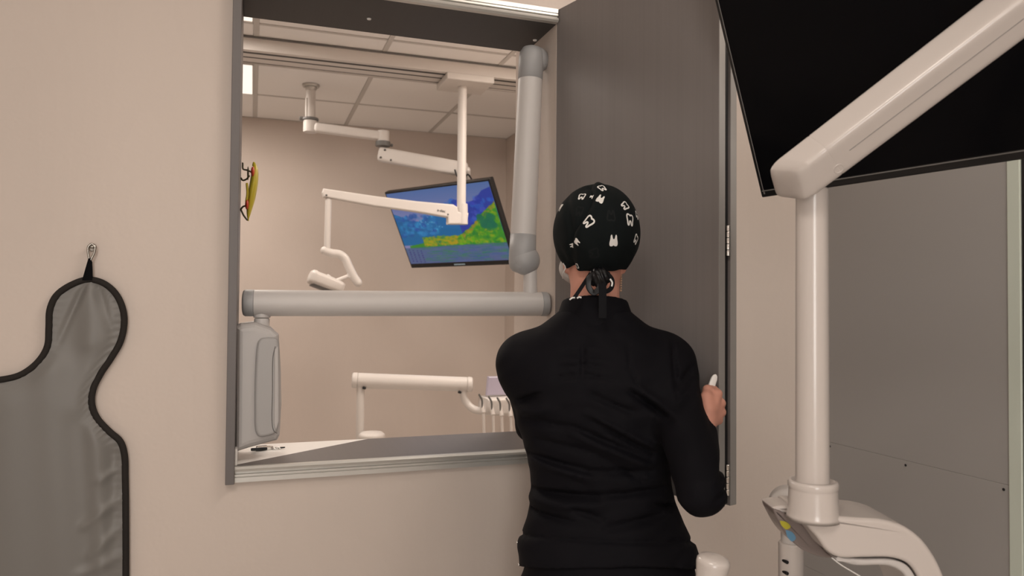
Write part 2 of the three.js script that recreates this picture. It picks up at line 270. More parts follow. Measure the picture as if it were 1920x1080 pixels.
// ---------- x-ray arm folded up in the cabinet ----------
{
  const t = thing('xray_arm_unit', 'grey x-ray wall unit folded inside the opening: box, thick tube and upright arm', 'x-ray machine', V(0.0, 1.06, -1.88));
  const zc = -1.875;
  // housing box: outline in the plane of the wall
  const o = [[444, 612], [470, 604], [510, 613], [521, 628], [526, 700], [525, 780], [521, 812], [500, 826], [446, 838]];
  const P = [V(-0.0365,1.3463,-1.86), V(-0.0237,1.3525,-1.86), V(0.0069,1.3563,-1.86), V(0.0429,1.3436,-1.86), V(0.0588,1.3284,-1.86), V(0.0648,1.2461,-1.86), V(0.0671,1.1702,-1.86), V(0.0645,1.0996,-1.86), V(0.0586,1.0873,-1.86), V(0.0016,1.074,-1.86), V(-0.0323,1.0647,-1.86)];
  const hb = part('housing', slab(P, 0.16, 0.018), M.xrayBox, t);
  const C = [V(0.0141,1.3134,-1.785), V(0.0209,1.3206,-1.785), V(0.052,1.3204,-1.785), V(0.0579,1.3118,-1.785), V(0.0611,1.2523,-1.785), V(0.0621,1.1795,-1.785), V(0.0595,1.1167,-1.785), V(0.0539,1.1061,-1.785), V(0.0218,1.0993,-1.785), V(0.0126,1.1081,-1.785), V(0.0082,1.1694,-1.785), V(0.0083,1.2414,-1.785), V(0.0109,1.299,-1.785)];
  part('cover', slab(C, 0.03, 0.007, true), M.xrayPanel, hb, 'slightly darker cover plate');
  const K = [V(0.0507,1.3018,-1.7695), V(0.0464,1.2803,-1.7695), V(0.0463,1.2059,-1.7695), V(0.0475,1.1221,-1.7695), V(0.0522,1.1099,-1.7695), V(0.0569,1.1073,-1.7695)];
  part('seam', [...pipe(K, 0.0008, 60, 6)], M.seam, hb);
  part('latch', slab([V(0.0485,1.2957,-1.772), V(0.0576,1.304,-1.772), V(0.0612,1.1331,-1.772), V(0.0546,1.1118,-1.772), V(0.0498,1.1276,-1.772)], 0.008, 0.003), M.xrayBox, hb);
  const n0 = V(0.0224,1.3525,-1.86);
  part('swivel', [rod(V(n0.x, n0.y - 0.012, n0.z), V(n0.x, n0.y + 0.012, n0.z), 0.0175), rod(V(n0.x, n0.y + 0.0125, n0.z), V(n0.x, n0.y + 0.025, n0.z), 0.0195)], M.xray, t);
  // the thick horizontal tube with darker end caps
  const a = V(-0.021,1.4,-1.862), b = V(0.7262,1.4033,-1.8); const d = b.clone().sub(a).normalize(), len = a.distanceTo(b), R = 0.0315;
  const at = (s) => a.clone().addScaledVector(d, s);
  part('tube', rod(at(0.026), at(len - 0.021), R - 0.0004, R - 0.0004, 48, 0.0006), M.xray, t);
  part('end_cap', lathe([[0, 0], [R - 0.008, 0], [R - 0.003, 0.0015], [R, 0.006], [R, 0.0252], [R - 0.002, 0.0258], [0, 0.0258]], at(0), at(1), 48), M.xrayDark, t);
  part('end_cap', lathe([[0, 0], [R - 0.008, 0], [R - 0.003, 0.0015], [R, 0.006], [R, 0.0202], [R - 0.002, 0.0208], [0, 0.0208]], at(len), at(len - 1), 48), M.xrayDark, t);
  // post on the tube, knuckle, upright arm and upper elbow
  const p0 = V(0.678,1.4263,-1.806), q0 = V(0.676,1.4996,-1.81);
  part('post', rod(p0, V(p0.x, q0.y, p0.z), 0.0185, 0.0175), M.xray, t);
  const lo = V(0.6575,1.513,-1.812), hi = V(0.6834,2.045,-1.825), up = hi.clone().sub(lo).normalize(), q = (s) => lo.clone().addScaledVector(up, s), LA = lo.distanceTo(hi);
  const arm = part('arm', rod(q(0.06), q(LA - 0.05), 0.0335, 0.032, 40, 0.001), M.xray, t);
  part('knuckle', [lathe([[0, -0.030], [0.014, -0.0295], [0.024, -0.026], [0.031, -0.018], [0.0345, -0.004], [0.035, 0.022], [0.0338, 0.0685], [0, 0.0685]], q(0), q(1), 40), new THREE.SphereGeometry(0.0385, 36, 24).scale(1, 1, 0.85).translate(...V(0.6641,1.5156,-1.806).toArray())], M.xrayDark, t);
  part('elbow', [lathe([[0, -0.055], [0.0325, -0.055], [0.0328, 0.004], [0.031, 0.018], [0.024, 0.030], [0.012, 0.0355], [0, 0.0365]], q(LA), q(LA + 1), 40), new THREE.SphereGeometry(0.0345, 36, 24).scale(1, 1, 0.8).translate(...V(0.7003,2.0485,-1.83).toArray())], M.xrayDark, t);
}

// ---------- small things in the opening ----------
{
  const t = thing('metal_clip', 'small chrome clip with black ends lying on the white sill wedge', 'clip', V(0.03, 1.042, -1.86));
  const a = V(0.0141,1.046,-1.9205), b = V(0.0869,1.046,-1.9414);
  part('plate', slab([V(0, 0, 0), V(0.034, 0.002, 0), V(0.04, 0.009, 0), V(0.03, 0.018, 0), V(0.004, 0.016, 0)], 0.009, 0.0015).rotateX(-Math.PI / 2).translate(a.x, 1.0455, a.z), M.chrome, t);
  part('jaw', slab([V(-0.012, -0.005, 0), V(0.008, -0.008, 0), V(0.026, -0.004, 0), V(0.012, 0.001, 0)], 0.007, 0.002).rotateX(-Math.PI / 2).translate(a.x, 1.0462, a.z), M.black, t, 'black jaw');
  part('jaw', slab([V(0.0, 0.017, 0), V(0.02, 0.02, 0), V(0.026, 0.026, 0), V(0.006, 0.026, 0)], 0.007, 0.002).rotateX(-Math.PI / 2).translate(a.x, 1.0462, a.z), M.black, t, 'black jaw');
  part('ring', new THREE.TorusGeometry(0.009, 0.0016, 8, 24).rotateX(Math.PI / 2).translate(a.x + 0.048, 1.0438, a.z - 0.006), M.chrome, t);
  part('pin', rod(V(a.x + 0.056, 1.0445, a.z - 0.008), V(a.x + 0.068, 1.0445, a.z - 0.011), 0.0022, 0.0016, 10), M.black, t);

  const Z = -1.93, yel = std(lin(0.52, 0.42, 0.03), 0.4), red = std(lin(0.55, 0.05, 0.02), 0.4), olive = std(lin(0.06, 0.05, 0.02), 0.5);
  const g = thing('wall_ornament', 'small yellow ornament with red spots and dark curled legs at the left of the opening', 'ornament', V(-0.0172,1.6709,-1.93));
  const line = [V(-0.0011,1.7452,-1.93), V(0.0016,1.7297,-1.93), V(0.0008,1.7047,-1.93), V(-0.0025,1.6783,-1.93), V(-0.0059,1.6519,-1.93), V(-0.0104,1.6255,-1.93), V(-0.0125,1.6006,-1.93)];
  const c = new THREE.CatmullRomCurve3(line), st = [];
  for (let i = 0; i <= 24; i++) { const s = i / 24, w = 0.002 + 0.0078 * Math.sin(Math.PI * Math.min(1, s * 1.05)) ** 0.7; st.push({ c: c.getPoint(s), u: V(1, 0, 0), v: V(0, 0, 1), a: w, b: 0.018 * (0.25 + Math.sin(Math.PI * s)) }); }
  part('body', loft(st, 2, 20), yel, g);
  for (const p of [V(-0.0032,1.7195,-1.918), V(-0.0154,1.6394,-1.918)]) part('spot', new THREE.SphereGeometry(1, 18, 12).scale(0.0045, 0.013, 0.018).translate(p.x, p.y, p.z), red, g, 'red spot');
  const legs = [[V(-0.0056,1.7183,-1.92), V(-0.0167,1.7228,-1.92), V(-0.0253,1.7248,-1.92), V(-0.0267,1.739,-1.92)], [V(-0.0116,1.7088,-1.92), V(-0.0176,1.7006,-1.92), V(-0.0261,1.6975,-1.92), V(-0.0298,1.7025,-1.92)], [V(-0.0094,1.6439,-1.92), V(-0.0166,1.637,-1.92), V(-0.0251,1.6327,-1.92), V(-0.0298,1.6247,-1.92)], [V(-0.0149,1.602,-1.92), V(-0.0224,1.6121,-1.92), V(-0.0274,1.6222,-1.92), V(-0.0299,1.6273,-1.92)]];
  for (const l of legs) part('leg', pipe(l, 0.0021, 24, 8), olive, g, 'dark leg');
  part('fin', new THREE.SphereGeometry(1, 14, 10).scale(0.0022, 0.017, 0.012).translate(...V(-0.0141,1.7144,-1.915).toArray()), olive, g);
  part('stripe', pipe([V(-0.0161,1.6872,-1.908), V(-0.0145,1.6653,-1.908), V(-0.0167,1.6445,-1.908)], 0.003, 20, 8), yel, g);
}

// ---------- lead apron on its hook ----------
{
  const t = thing('lead_apron', 'grey lead apron with black binding hanging by one shoulder from a hook', 'apron', V(-0.3211,1.4451,-1.75));
  const right = [V(-0.3212,1.446,-1.745), V(-0.2946,1.4399,-1.745), V(-0.2725,1.4213,-1.745), V(-0.258,1.3936,-1.745), V(-0.2524,1.3601,-1.745), V(-0.2587,1.3177,-1.745), V(-0.276,1.2824,-1.745), V(-0.2951,1.2496,-1.745), V(-0.3082,1.2169,-1.745), V(-0.3096,1.1884,-1.745), V(-0.2994,1.1595,-1.745), V(-0.2752,1.1297,-1.745), V(-0.256,1.11,-1.745), V(-0.2476,1.084,-1.745), V(-0.2446,1.0284,-1.745), V(-0.2417,0.9176,-1.745), V(-0.2394,0.785,-1.745), V(-0.2344,0.499,-1.745), V(-0.3182,0.4905,-1.745), V(-0.5294,0.5275,-1.745), V(-0.7387,0.5702,-1.745)];
  const left = [V(-0.7631,0.6039,-1.745), V(-0.7614,0.8674,-1.745), V(-0.7629,1.1039,-1.745), V(-0.7443,1.1624,-1.745), V(-0.7127,1.196,-1.745), V(-0.7174,1.2263,-1.745), V(-0.6978,1.261,-1.745), V(-0.6481,1.2701,-1.745), V(-0.5794,1.2531,-1.745), V(-0.5177,1.2432,-1.745), V(-0.4726,1.2431,-1.745), V(-0.4362,1.2529,-1.745), V(-0.4069,1.2781,-1.745), V(-0.3915,1.3081,-1.745), V(-0.3894,1.346,-1.745), V(-0.3882,1.3839,-1.745), V(-0.3773,1.4123,-1.745), V(-0.3529,1.4334,-1.745)];
  const curve = new THREE.CatmullRomCurve3([...right, ...left], true, 'centripetal'), N = 420, out = curve.getPoints(N).slice(0, N);
  const inside = (x, y) => { let r = false; for (let i = 0, j = N - 1; i < N; j = i++) { const a = out[i], b = out[j]; if (a.y > y !== b.y > y && x < ((b.x - a.x) * (y - a.y)) / (b.y - a.y) + a.x) r = !r; } return r; };
  const seg = (x, y, a, b) => { const ux = b.x - a.x, uy = b.y - a.y, s = Math.max(0, Math.min(1, ((x - a.x) * ux + (y - a.y) * uy) / (ux * ux + uy * uy))); return [Math.hypot(x - a.x - s * ux, y - a.y - s * uy), s]; };
  const creases = [[V(-0.3277,1.4338,-1.745), V(-0.3736,1.3133,-1.745), -0.0055, 0.0062], [V(-0.3043,1.4342,-1.745), V(-0.2686,1.3178,-1.745), -0.0055, 0.0062], [V(-0.3161,1.434,-1.745), V(-0.3159,1.3182,-1.745), 0.004, 0.02], [V(-0.2853,1.3623,-1.745), V(-0.331,1.187,-1.745), 0.004, 0.03], [V(-0.301,1.142,-1.745), V(-0.2796,0.8226,-1.745), 0.006, 0.02], [V(-0.2655,1.0851,-1.745), V(-0.2705,0.8106,-1.745), -0.003, 0.012], [V(-0.3848,1.2539,-1.745), V(-0.3531,0.8309,-1.745), 0.006, 0.04], [V(-0.4534,1.1915,-1.745), V(-0.4281,0.8394,-1.745), 0.005, 0.05], [V(-0.249,0.9956,-1.745), V(-0.3168,0.9408,-1.745), 0.0035, 0.010], [V(-0.248,0.9347,-1.745), V(-0.306,0.88,-1.745), 0.003, 0.010], [V(-0.2482,1.0619,-1.745), V(-0.2892,1.0315,-1.745), 0.003, 0.008], [V(-0.2449,0.8737,-1.745), V(-0.3247,0.8439,-1.745), 0.003, 0.011]];
  const edgeD = (x, y) => { let m = 9; for (let i = 0; i < N; i += 1) m = Math.min(m, Math.hypot(out[i].x - x, out[i].y - y)); return m; };
  const zOf = (x, y) => {
    let z = -1.7445; const e = Math.min(1, edgeD(x, y) / 0.03), k = e * e * (3 - 2 * e);
    for (const [a, b, h, w] of creases) { const [d, s] = seg(x, y, a, b); z += 1.7 * h * Math.exp(-((d / w) ** 2)) * (1 - 0.75 * s * (h < 0 ? 1 : 0.2)) * (0.25 + 0.75 * k); }
    z += 0.0016 * Math.sin(y * 420 + 18 * Math.sin(x * 30)) * Math.exp(-((edgeD(x, y) / 0.016) ** 2));   // puckers along the binding
    return z;
  };
  const D = 0.005, x0 = Math.min(...out.map((p) => p.x)), y0 = Math.min(...out.map((p) => p.y)), x1 = Math.max(...out.map((p) => p.x)), y1 = Math.max(...out.map((p) => p.y));
  const nx = Math.ceil((x1 - x0) / D), ny = Math.ceil((y1 - y0) / D), id = new Map(), pos = [], uv = [], idx = [];
  const v = (i, j, back) => { const k = (i * 4000 + j) * 2 + back; if (!id.has(k)) { const x = x0 + i * D, y = y0 + j * D; id.set(k, pos.length / 3); pos.push(x, y, back ? -1.7525 : zOf(x, y)); uv.push(x, y); } return id.get(k); };
  for (let i = 0; i < nx; i++) for (let j = 0; j < ny; j++) if (inside(x0 + (i + 0.5) * D, y0 + (j + 0.5) * D)) {
    const a = v(i, j, 0), b = v(i + 1, j, 0), c = v(i + 1, j + 1, 0), d = v(i, j + 1, 0); idx.push(a, b, c, a, c, d);
    const e = v(i, j, 1), f = v(i + 1, j, 1), g = v(i + 1, j + 1, 1), h = v(i, j + 1, 1); idx.push(e, g, f, e, h, g);
  }
  const g = new THREE.BufferGeometry(); g.setAttribute('position', new THREE.Float32BufferAttribute(pos, 3)); g.setAttribute('uv', new THREE.Float32BufferAttribute(uv, 2)); g.setIndex(idx); g.computeVertexNormals();
  part('panel', g, M.apron, t);
  const bind = new THREE.TubeGeometry(curve, 420, 0.0066, 10, true);
  part('binding', bind, M.binding, t, 'black edge binding');
  part('loop', slab([V(-0.3311,1.4435,-1.741), V(-0.3116,1.4439,-1.741), V(-0.3133,1.4813,-1.741), V(-0.3164,1.4901,-1.741), V(-0.3203,1.49,-1.741)], 0.006, 0.0015), M.blackCloth, t, 'black hanging loop');

  const k = thing('wall_hook', 'small chrome snap hook on the wall holding up the grey apron', 'hook', V(-0.3163,1.5061,-1.75));
  part('ring', pipe([V(-0.3181,1.4845,-1.7405), V(-0.3214,1.5031,-1.7405), V(-0.3206,1.5142,-1.7405), V(-0.3148,1.5193,-1.7405), V(-0.3089,1.5135,-1.7405), V(-0.3097,1.5024,-1.7405), V(-0.3162,1.4856,-1.7405)], 0.0022, 60, 10), M.hookSteel, k);
  part('stud', rod(V(-0.3167,1.5144,-1.757), V(-0.3129,1.513,-1.736), 0.0038, 0.0032, 16), M.hookSteel, k);
  part('plate', rod(V(-0.3167,1.5133,-1.757), V(-0.3162,1.5131,-1.754), 0.0085, 0.008, 24, 0.001), M.hookSteel, k);
}

// ---------- far room: ceiling track with lamp, television on its arm, delivery arm ----------
const font = await new FontLoader().loadAsync('fonts/droid/droid_sans_bold.typeface.json');
{
  const t = thing('ceiling_track', 'long white ceiling rail with grooves crossing the far room', 'ceiling track', V(0, CEIL, -3.82));
  const s = new THREE.Shape([[-3.71, 2.66], [-3.71, 2.594], [-3.742, 2.594], [-3.743, 2.612], [-3.767, 2.612], [-3.768, 2.598], [-3.83, 2.598], [-3.833, 2.612], [-3.845, 2.612], [-3.848, 2.598], [-3.912, 2.598], [-3.914, 2.612], [-3.918, 2.612], [-3.925, 2.594], [-3.925, 2.66]].map(([z, y]) => new THREE.Vector2(-z, y)));
  part('rail', new THREE.ExtrudeGeometry(s, { depth: 3.6, bevelEnabled: false }).rotateY(Math.PI / 2).translate(-1.8, 0, 0), M.plasticFar, t);
  for (const [z, w] of [[-3.755, 0.0115], [-3.839, 0.0058], [-3.916, 0.004]]) part('groove', box(-1.79, 1.79, z < -3.8 ? 2.5976 : 2.5938, 2.613, z - w, z + w, 0.0004), M.black, t, 'dark groove');
  part('groove', box(-1.79, 1.79, 2.651, 2.6585, -3.7102, -3.705, 0.001), M.edge, t, 'dark strip coloured as the shadow gap under the ceiling');  // dark strip colours in the shadow line between ceiling and rail
}
{
  const Z = -3.82, base = V(1.0407,2.5389,-3.82);
  const t = thing('dental_light', 'white dental lamp on a pole hanging from the ceiling track, its jointed arm reaching left', 'dental light', V(base.x, 2.594, Z));
  const p = V(0.9265,2.575,-3.8904), q = V(1.1813,2.575,-3.9225);
  part('carriage', box(p.x, q.x, 2.558, 2.5945, -3.935, -3.70, 0.006), M.plasticFar, t);
  const b = V(1.0499,1.8845,-3.82);
  part('pole', rod(V(base.x, 2.56, Z), V(base.x, b.y, Z), 0.0235), M.plasticFar, t);
  part('sleeve', rod(V(1.049,1.8248,-3.82), V(1.0479,1.9355,-3.82), 0.0275, 0.0265), M.plasticFar, t);
  const arm = part('arm', slab([V(1.0763,1.8857,-3.82), V(1.068,1.8256,-3.82), V(0.9632,1.8212,-3.82), V(0.9629,1.8578,-3.82), V(0.7974,1.878,-3.82), V(0.5766,1.8973,-3.82), V(0.3273,1.9301,-3.82), V(0.3193,1.951,-3.82), V(0.3268,1.9728,-3.82), V(0.576,1.9491,-3.82), V(0.7968,1.9335,-3.82), V(0.9911,1.9269,-3.82), V(1.0145,1.9139,-3.82), V(1.0206,1.8887,-3.82)], 0.046, 0.008), M.plasticFar, t);
  const lt = new TextGeometry('a-dec', { font, size: 0.013, depth: 0.001, curveSegments: 2 }); lt.rotateZ(-0.13).translate(...V(0.9023,1.8859,-3.7965).toArray());
  part('lettering', lt, M.seam, arm);
  for (const a of [V(0.3407,1.9384,-3.7975), V(0.9628,1.8721,-3.7975)]) part('screw', rod(a, V(a.x, a.y, a.z + 0.003), 0.005, 0.004, 12, 0.001), M.seam, arm);
  part('drop_rod', rod(V(0.3533,1.9261,-3.82), V(0.349,1.6588,-3.82), 0.0155), M.plasticFar, t);
  part('bracket', pipe([V(0.3386,1.6638,-3.82), V(0.3725,1.6515,-3.82), V(0.4092,1.6472,-3.82), V(0.4357,1.6292,-3.82), V(0.4601,1.5814,-3.82), V(0.4818,1.5388,-3.82), V(0.5035,1.5069,-3.82)], 0.0215, 60, 16), M.plasticFar, t);
  const h0 = V(0.2708,1.5346,-3.82), h1 = V(0.4271,1.4761,-3.82), ax = h1.clone().sub(h0).normalize(), nn = V(-ax.y, ax.x, 0), st = [];
  for (const [s, a, d] of [[-0.008, 0.012, 0.05], [-0.005, 0.028, 0.075], [0.004, 0.036, 0.085], [0.02, 0.0375, 0.088], [0.024, 0.034, 0.085], [0.10, 0.034, 0.085], [0.15, 0.03, 0.08], [0.168, 0.024, 0.06], [0.172, 0.01, 0.03]]) st.push({ c: h0.clone().addScaledVector(ax, s), u: nn, v: V(0, 0, 1), a, b: d });
  const head = part('lamp_head', loft(st, 4, 40), M.plasticFar, t);
  part('lens', slab([V(-0.06, -0.01, 0), V(0.05, -0.01, 0), V(0.055, 0, 0), V(0.05, 0.006, 0), V(-0.06, 0.006, 0)], 0.13, 0.004).rotateZ(Math.atan2(ax.y, ax.x)).translate(...h0.clone().addScaledVector(ax, 0.075).addScaledVector(nn, -0.034).toArray()), M.edge, head, 'grey lens');
  part('yoke', [rod(V(0.39,1.513,-3.82), V(0.4606,1.5411,-3.82), 0.0095), rod(V(0.3462,1.5381,-3.8), V(0.3618,1.5278,-3.8), 0.012), rod(V(0.4604,1.5545,-3.82), V(0.4607,1.5303,-3.82), 0.012)], M.plasticFar, t);
}
function screenGroup(name, label, corner, right, down, w, h, depth) {   // local axes: x right, y up, z out of the glass, origin at the given corner of the frame
  const t = thing(name, label, 'television', corner), up = down.clone().negate(), z = right.clone().cross(up).normalize();
  t.quaternion.setFromRotationMatrix(new THREE.Matrix4().makeBasis(right, z.clone().cross(right), z));
  return t;
}
{
  const right = V(0.529, 0, 0.8486), down = V(0.3883, -0.8892, -0.2421), W = 0.853, H = 0.515, c0 = V(0.7574,2.0867,-4.5916);
  const t = screenGroup('television', 'television in the far room showing a blue mountain lake with green and yellow trees', c0, right, down, W, H);
  const cv = document.createElement('canvas'); cv.width = 1024; cv.height = 600; const x = cv.getContext('2d');
  let gr = x.createLinearGradient(0, 0, 0, 260); gr.addColorStop(0, '#5470a8'); gr.addColorStop(1, '#8a86b4'); x.fillStyle = gr; x.fillRect(0, 0, 1024, 600);
  const hill = (pts, col) => { x.fillStyle = col; x.beginPath(); x.moveTo(...pts[0]); for (const p of pts.slice(1)) x.lineTo(...p); x.fill(); };
  hill([[0, 170], [60, 190], [150, 235], [260, 250], [330, 215], [430, 205], [560, 150], [640, 110], [690, 150], [760, 190], [1024, 60], [1024, 420], [0, 420]], '#1f6aa6');
  hill([[640, 300], [700, 220], [770, 140], [860, 120], [940, 60], [1024, 40], [1024, 420], [640, 420]], '#2a3fa0');
  hill([[0, 220], [90, 270], [200, 330], [330, 345], [420, 310], [640, 330], [640, 440], [0, 440]], '#1668a0');
  const blot = (n, x0, x1, y0, y1, cols, s) => { for (let i = 0; i < n; i++) { x.fillStyle = cols[Math.floor(rnd() * cols.length)]; x.globalAlpha = 0.3 + 0.4 * rnd(); x.beginPath(); x.ellipse(x0 + (x1 - x0) * rnd(), y0 + (y1 - y0) * rnd(), s * (0.4 + rnd()), s * (0.3 + 0.6 * rnd()), 0, 0, 7); x.fill(); } x.globalAlpha = 1; };
  blot(120, 20, 420, 190, 360, ['#2b7fc0', '#1a5c98', '#3290c8', '#2450a0'], 24); blot(90, 560, 1010, 110, 280, ['#3344b8', '#2238a0', '#2b66c4', '#4a58c0'], 26); blot(22, 250, 480, 215, 330, ['#6fb6dc', '#88c4dc'], 9);
  hill([[60, 445], [200, 430], [330, 395], [470, 405], [560, 400], [680, 360], [760, 320], [860, 240], [950, 190], [1024, 150], [1024, 470], [60, 470]], '#3c8a2c');
  blot(260, 230, 600, 385, 450, ['#b8a018', '#98a01c', '#c0981c', '#7c9c20', '#2f7a50'], 17);
  for (let i = 0; i < 420; i++) { const u = rnd(), v = rnd(), xx = 590 + 430 * u, top = 400 - 240 * u ** 1.15; blot(1, xx, xx + 6, top, 460, ['#3f9a20', '#6aac18', '#a0a81c', '#1c7a34', '#2e8a28', '#87a41c'], 19); }
  for (let i = 0; i < 60; i++) { const u = rnd(); blot(1, 640 + 380 * u, 650 + 380 * u, 385 - 235 * u, 410 - 235 * u, ['#b0902c', '#a07c34'], 13); }
  blot(36, 850, 960, 230, 350, ['#0d6a50', '#147050'], 30);
  gr = x.createLinearGradient(0, 455, 0, 600); gr.addColorStop(0, '#4a6488'); gr.addColorStop(1, '#4c5c84'); x.fillStyle = gr; x.globalAlpha = 0.85; x.fillRect(0, 462, 1024, 140); x.globalAlpha = 1;
  for (let i = 0; i < 300; i++) { x.fillStyle = ['#3a7a54', '#4a5c9c', '#2c7a60', '#5a6c9c', '#3f8a40', '#345c8c'][Math.floor(rnd() * 6)]; x.globalAlpha = 0.4; x.fillRect(150 + 880 * rnd(), 455 + 135 * rnd(), 30 + 90 * rnd(), 4 + 6 * rnd()); } x.globalAlpha = 1;
  x.fillStyle = '#3a3a78'; for (let i = 0; i < 4; i++) for (let j = 0; j < 6; j++) x.fillRect(30 + 42 * i, 475 + 19 * j + i * 4, 13, 11);
  const sm = document.createElement('canvas'); sm.width = 230; sm.height = 135; sm.getContext('2d').drawImage(cv, 0, 0, 230, 135); x.imageSmoothingEnabled = true; x.drawImage(sm, 0, 0, 1024, 600);
  const tex = new THREE.CanvasTexture(cv); tex.colorSpace = THREE.SRGBColorSpace;
  localPart('housing', new RoundedBoxGeometry(W, H, 0.04, 3, 0.006).translate(W / 2, -H / 2, -0.022), M.bezel, t);
  localPart('screen', new THREE.BoxGeometry(W - 0.026, H - 0.044, 0.002).translate(W / 2, -H / 2 + 0.009, -0.001), new THREE.MeshStandardMaterial({ color: 0x050505, roughness: 0.4, emissive: 0xffffff, emissiveMap: tex, emissiveIntensity: 0.72 }), t, 'lit screen with a lake picture');
  localPart('badge', new THREE.BoxGeometry(0.09, 0.008, 0.002).translate(W / 2, -H + 0.015, -0.0012), std(lin(0.3, 0.42, 0.5), 0.4), t, 'pale maker strip');
  localPart('back_plate', new RoundedBoxGeometry(0.16, 0.16, 0.04, 3, 0.006).translate(W / 2, -H / 2, -0.06), M.black, t);
  const gl = new THREE.RectAreaLight(lin(0.35, 0.5, 0.75), 0.5, W - 0.03, H - 0.05); gl.position.set(W / 2, -H / 2, 0.004); gl.rotation.y = Math.PI; gl.castShadow = true; t.add(gl);
  t.updateMatrixWorld(true); const back = V(W / 2, -H / 2, -0.085).applyMatrix4(t.matrixWorld);

  const m = thing('television_mount', 'white jointed ceiling arm that carries the far room television', 'monitor arm', V(0.3024,2.66,-4.4327));
  const f = V(0.3024,2.66,-4.4327);
  part('flange', [rod(V(f.x, CEIL - 0.012, f.z), V(f.x, CEIL + 0.001, f.z), 0.046, 0.05, 36, 0.003), rod(V(f.x, CEIL - 0.03, f.z), V(f.x, CEIL - 0.012, f.z), 0.03, 0.036)], M.alu, m, 'metal ceiling flange');
  const y1 = V(0.3028,2.4607,-4.4018).y, y2 = V(0.3039,2.3904,-4.4032).y;
  part('post', [rod(V(f.x, y1, f.z), V(f.x, CEIL - 0.028, f.z), 0.027), rod(V(f.x - 0.022, y1, f.z + 0.012), V(f.x - 0.022, y1 + 0.12, f.z + 0.012), 0.009)], M.plasticFar, m);
  part('collar', [rod(V(f.x, y1 - 0.006, f.z), V(f.x, y1 + 0.008, f.z), 0.046, 0.046), rod(V(f.x - 0.062, y1 + 0.002, f.z), V(f.x - 0.04, y1 + 0.002, f.z), 0.012)], M.edge, m, 'grey clamp ring');
  part('hub', rod(V(f.x, y2 - 0.004, f.z), V(f.x, y1 - 0.007, f.z), 0.04), M.plasticFar, m);
  const j = V(0.704,2.3734,-4.328), a0 = V(0.3238,2.4089,-4.3958);
  const bar = (a, b, h, w) => { const d = b.clone().sub(a).normalize(), v = V(0, 1, 0).addScaledVector(d, -d.y).normalize(), u = d.clone().cross(v), L = a.distanceTo(b), st = []; for (const [s, k] of [[0, 0.55], [0.006, 0.92], [0.02, 1], [L - 0.02, 1], [L - 0.006, 0.92], [L, 0.55]]) st.push({ c: a.clone().addScaledVector(d, s), u: v, v: u, a: h / 2 * k, b: w / 2 * k }); return loft(st, 5, 32); };
  part('lower_bar', bar(a0, j, 0.052, 0.06), M.plasticFar, m);
  part('joint', [rod(V(j.x, j.y - 0.058, j.z), V(j.x, j.y - 0.03, j.z), 0.043), rod(V(j.x + 0.045, j.y - 0.047, j.z), V(j.x + 0.058, j.y - 0.047, j.z), 0.009)], M.edge, m, 'grey joint ring');
  part('joint_block', rod(V(j.x, j.y - 0.032, j.z), V(j.x, j.y + 0.032, j.z), 0.036), M.plasticFar, m);
  const b0 = V(0.682,2.2709,-4.338), b1 = V(1.1614,2.1764,-4.1418);
  const ub = part('spring_bar', bar(b0, b1, 0.082, 0.07), M.plasticFar, m);
  for (const a of [V(0.6876,2.2445,-4.2944), V(0.7102,2.2877,-4.2855), V(0.743,2.2296,-4.2755)]) part('screw', rod(V(a.x, a.y, a.z - 0.01), V(a.x, a.y, a.z + 0.003), 0.0065, 0.006, 12), M.seam, ub);
  part('drop_bar', pipe([b1, V(b1.x + 0.012, b1.y - 0.05, b1.z - 0.06), V(back.x + 0.02, back.y + 0.1, back.z - 0.06), back], 0.02, 40, 12), M.plasticFar, m);
  part('cable', pipe([V(1.0818,2.1669,-4.1167), V(1.0938,2.1335,-4.1134), V(1.1257,2.1155,-4.1027), V(1.1512,2.1431,-4.0932), V(1.1742,2.1253,-4.1068), V(1.2166,2.1112,-4.2195)], 0.005, 50, 8), M.black, m, 'black cable');
}
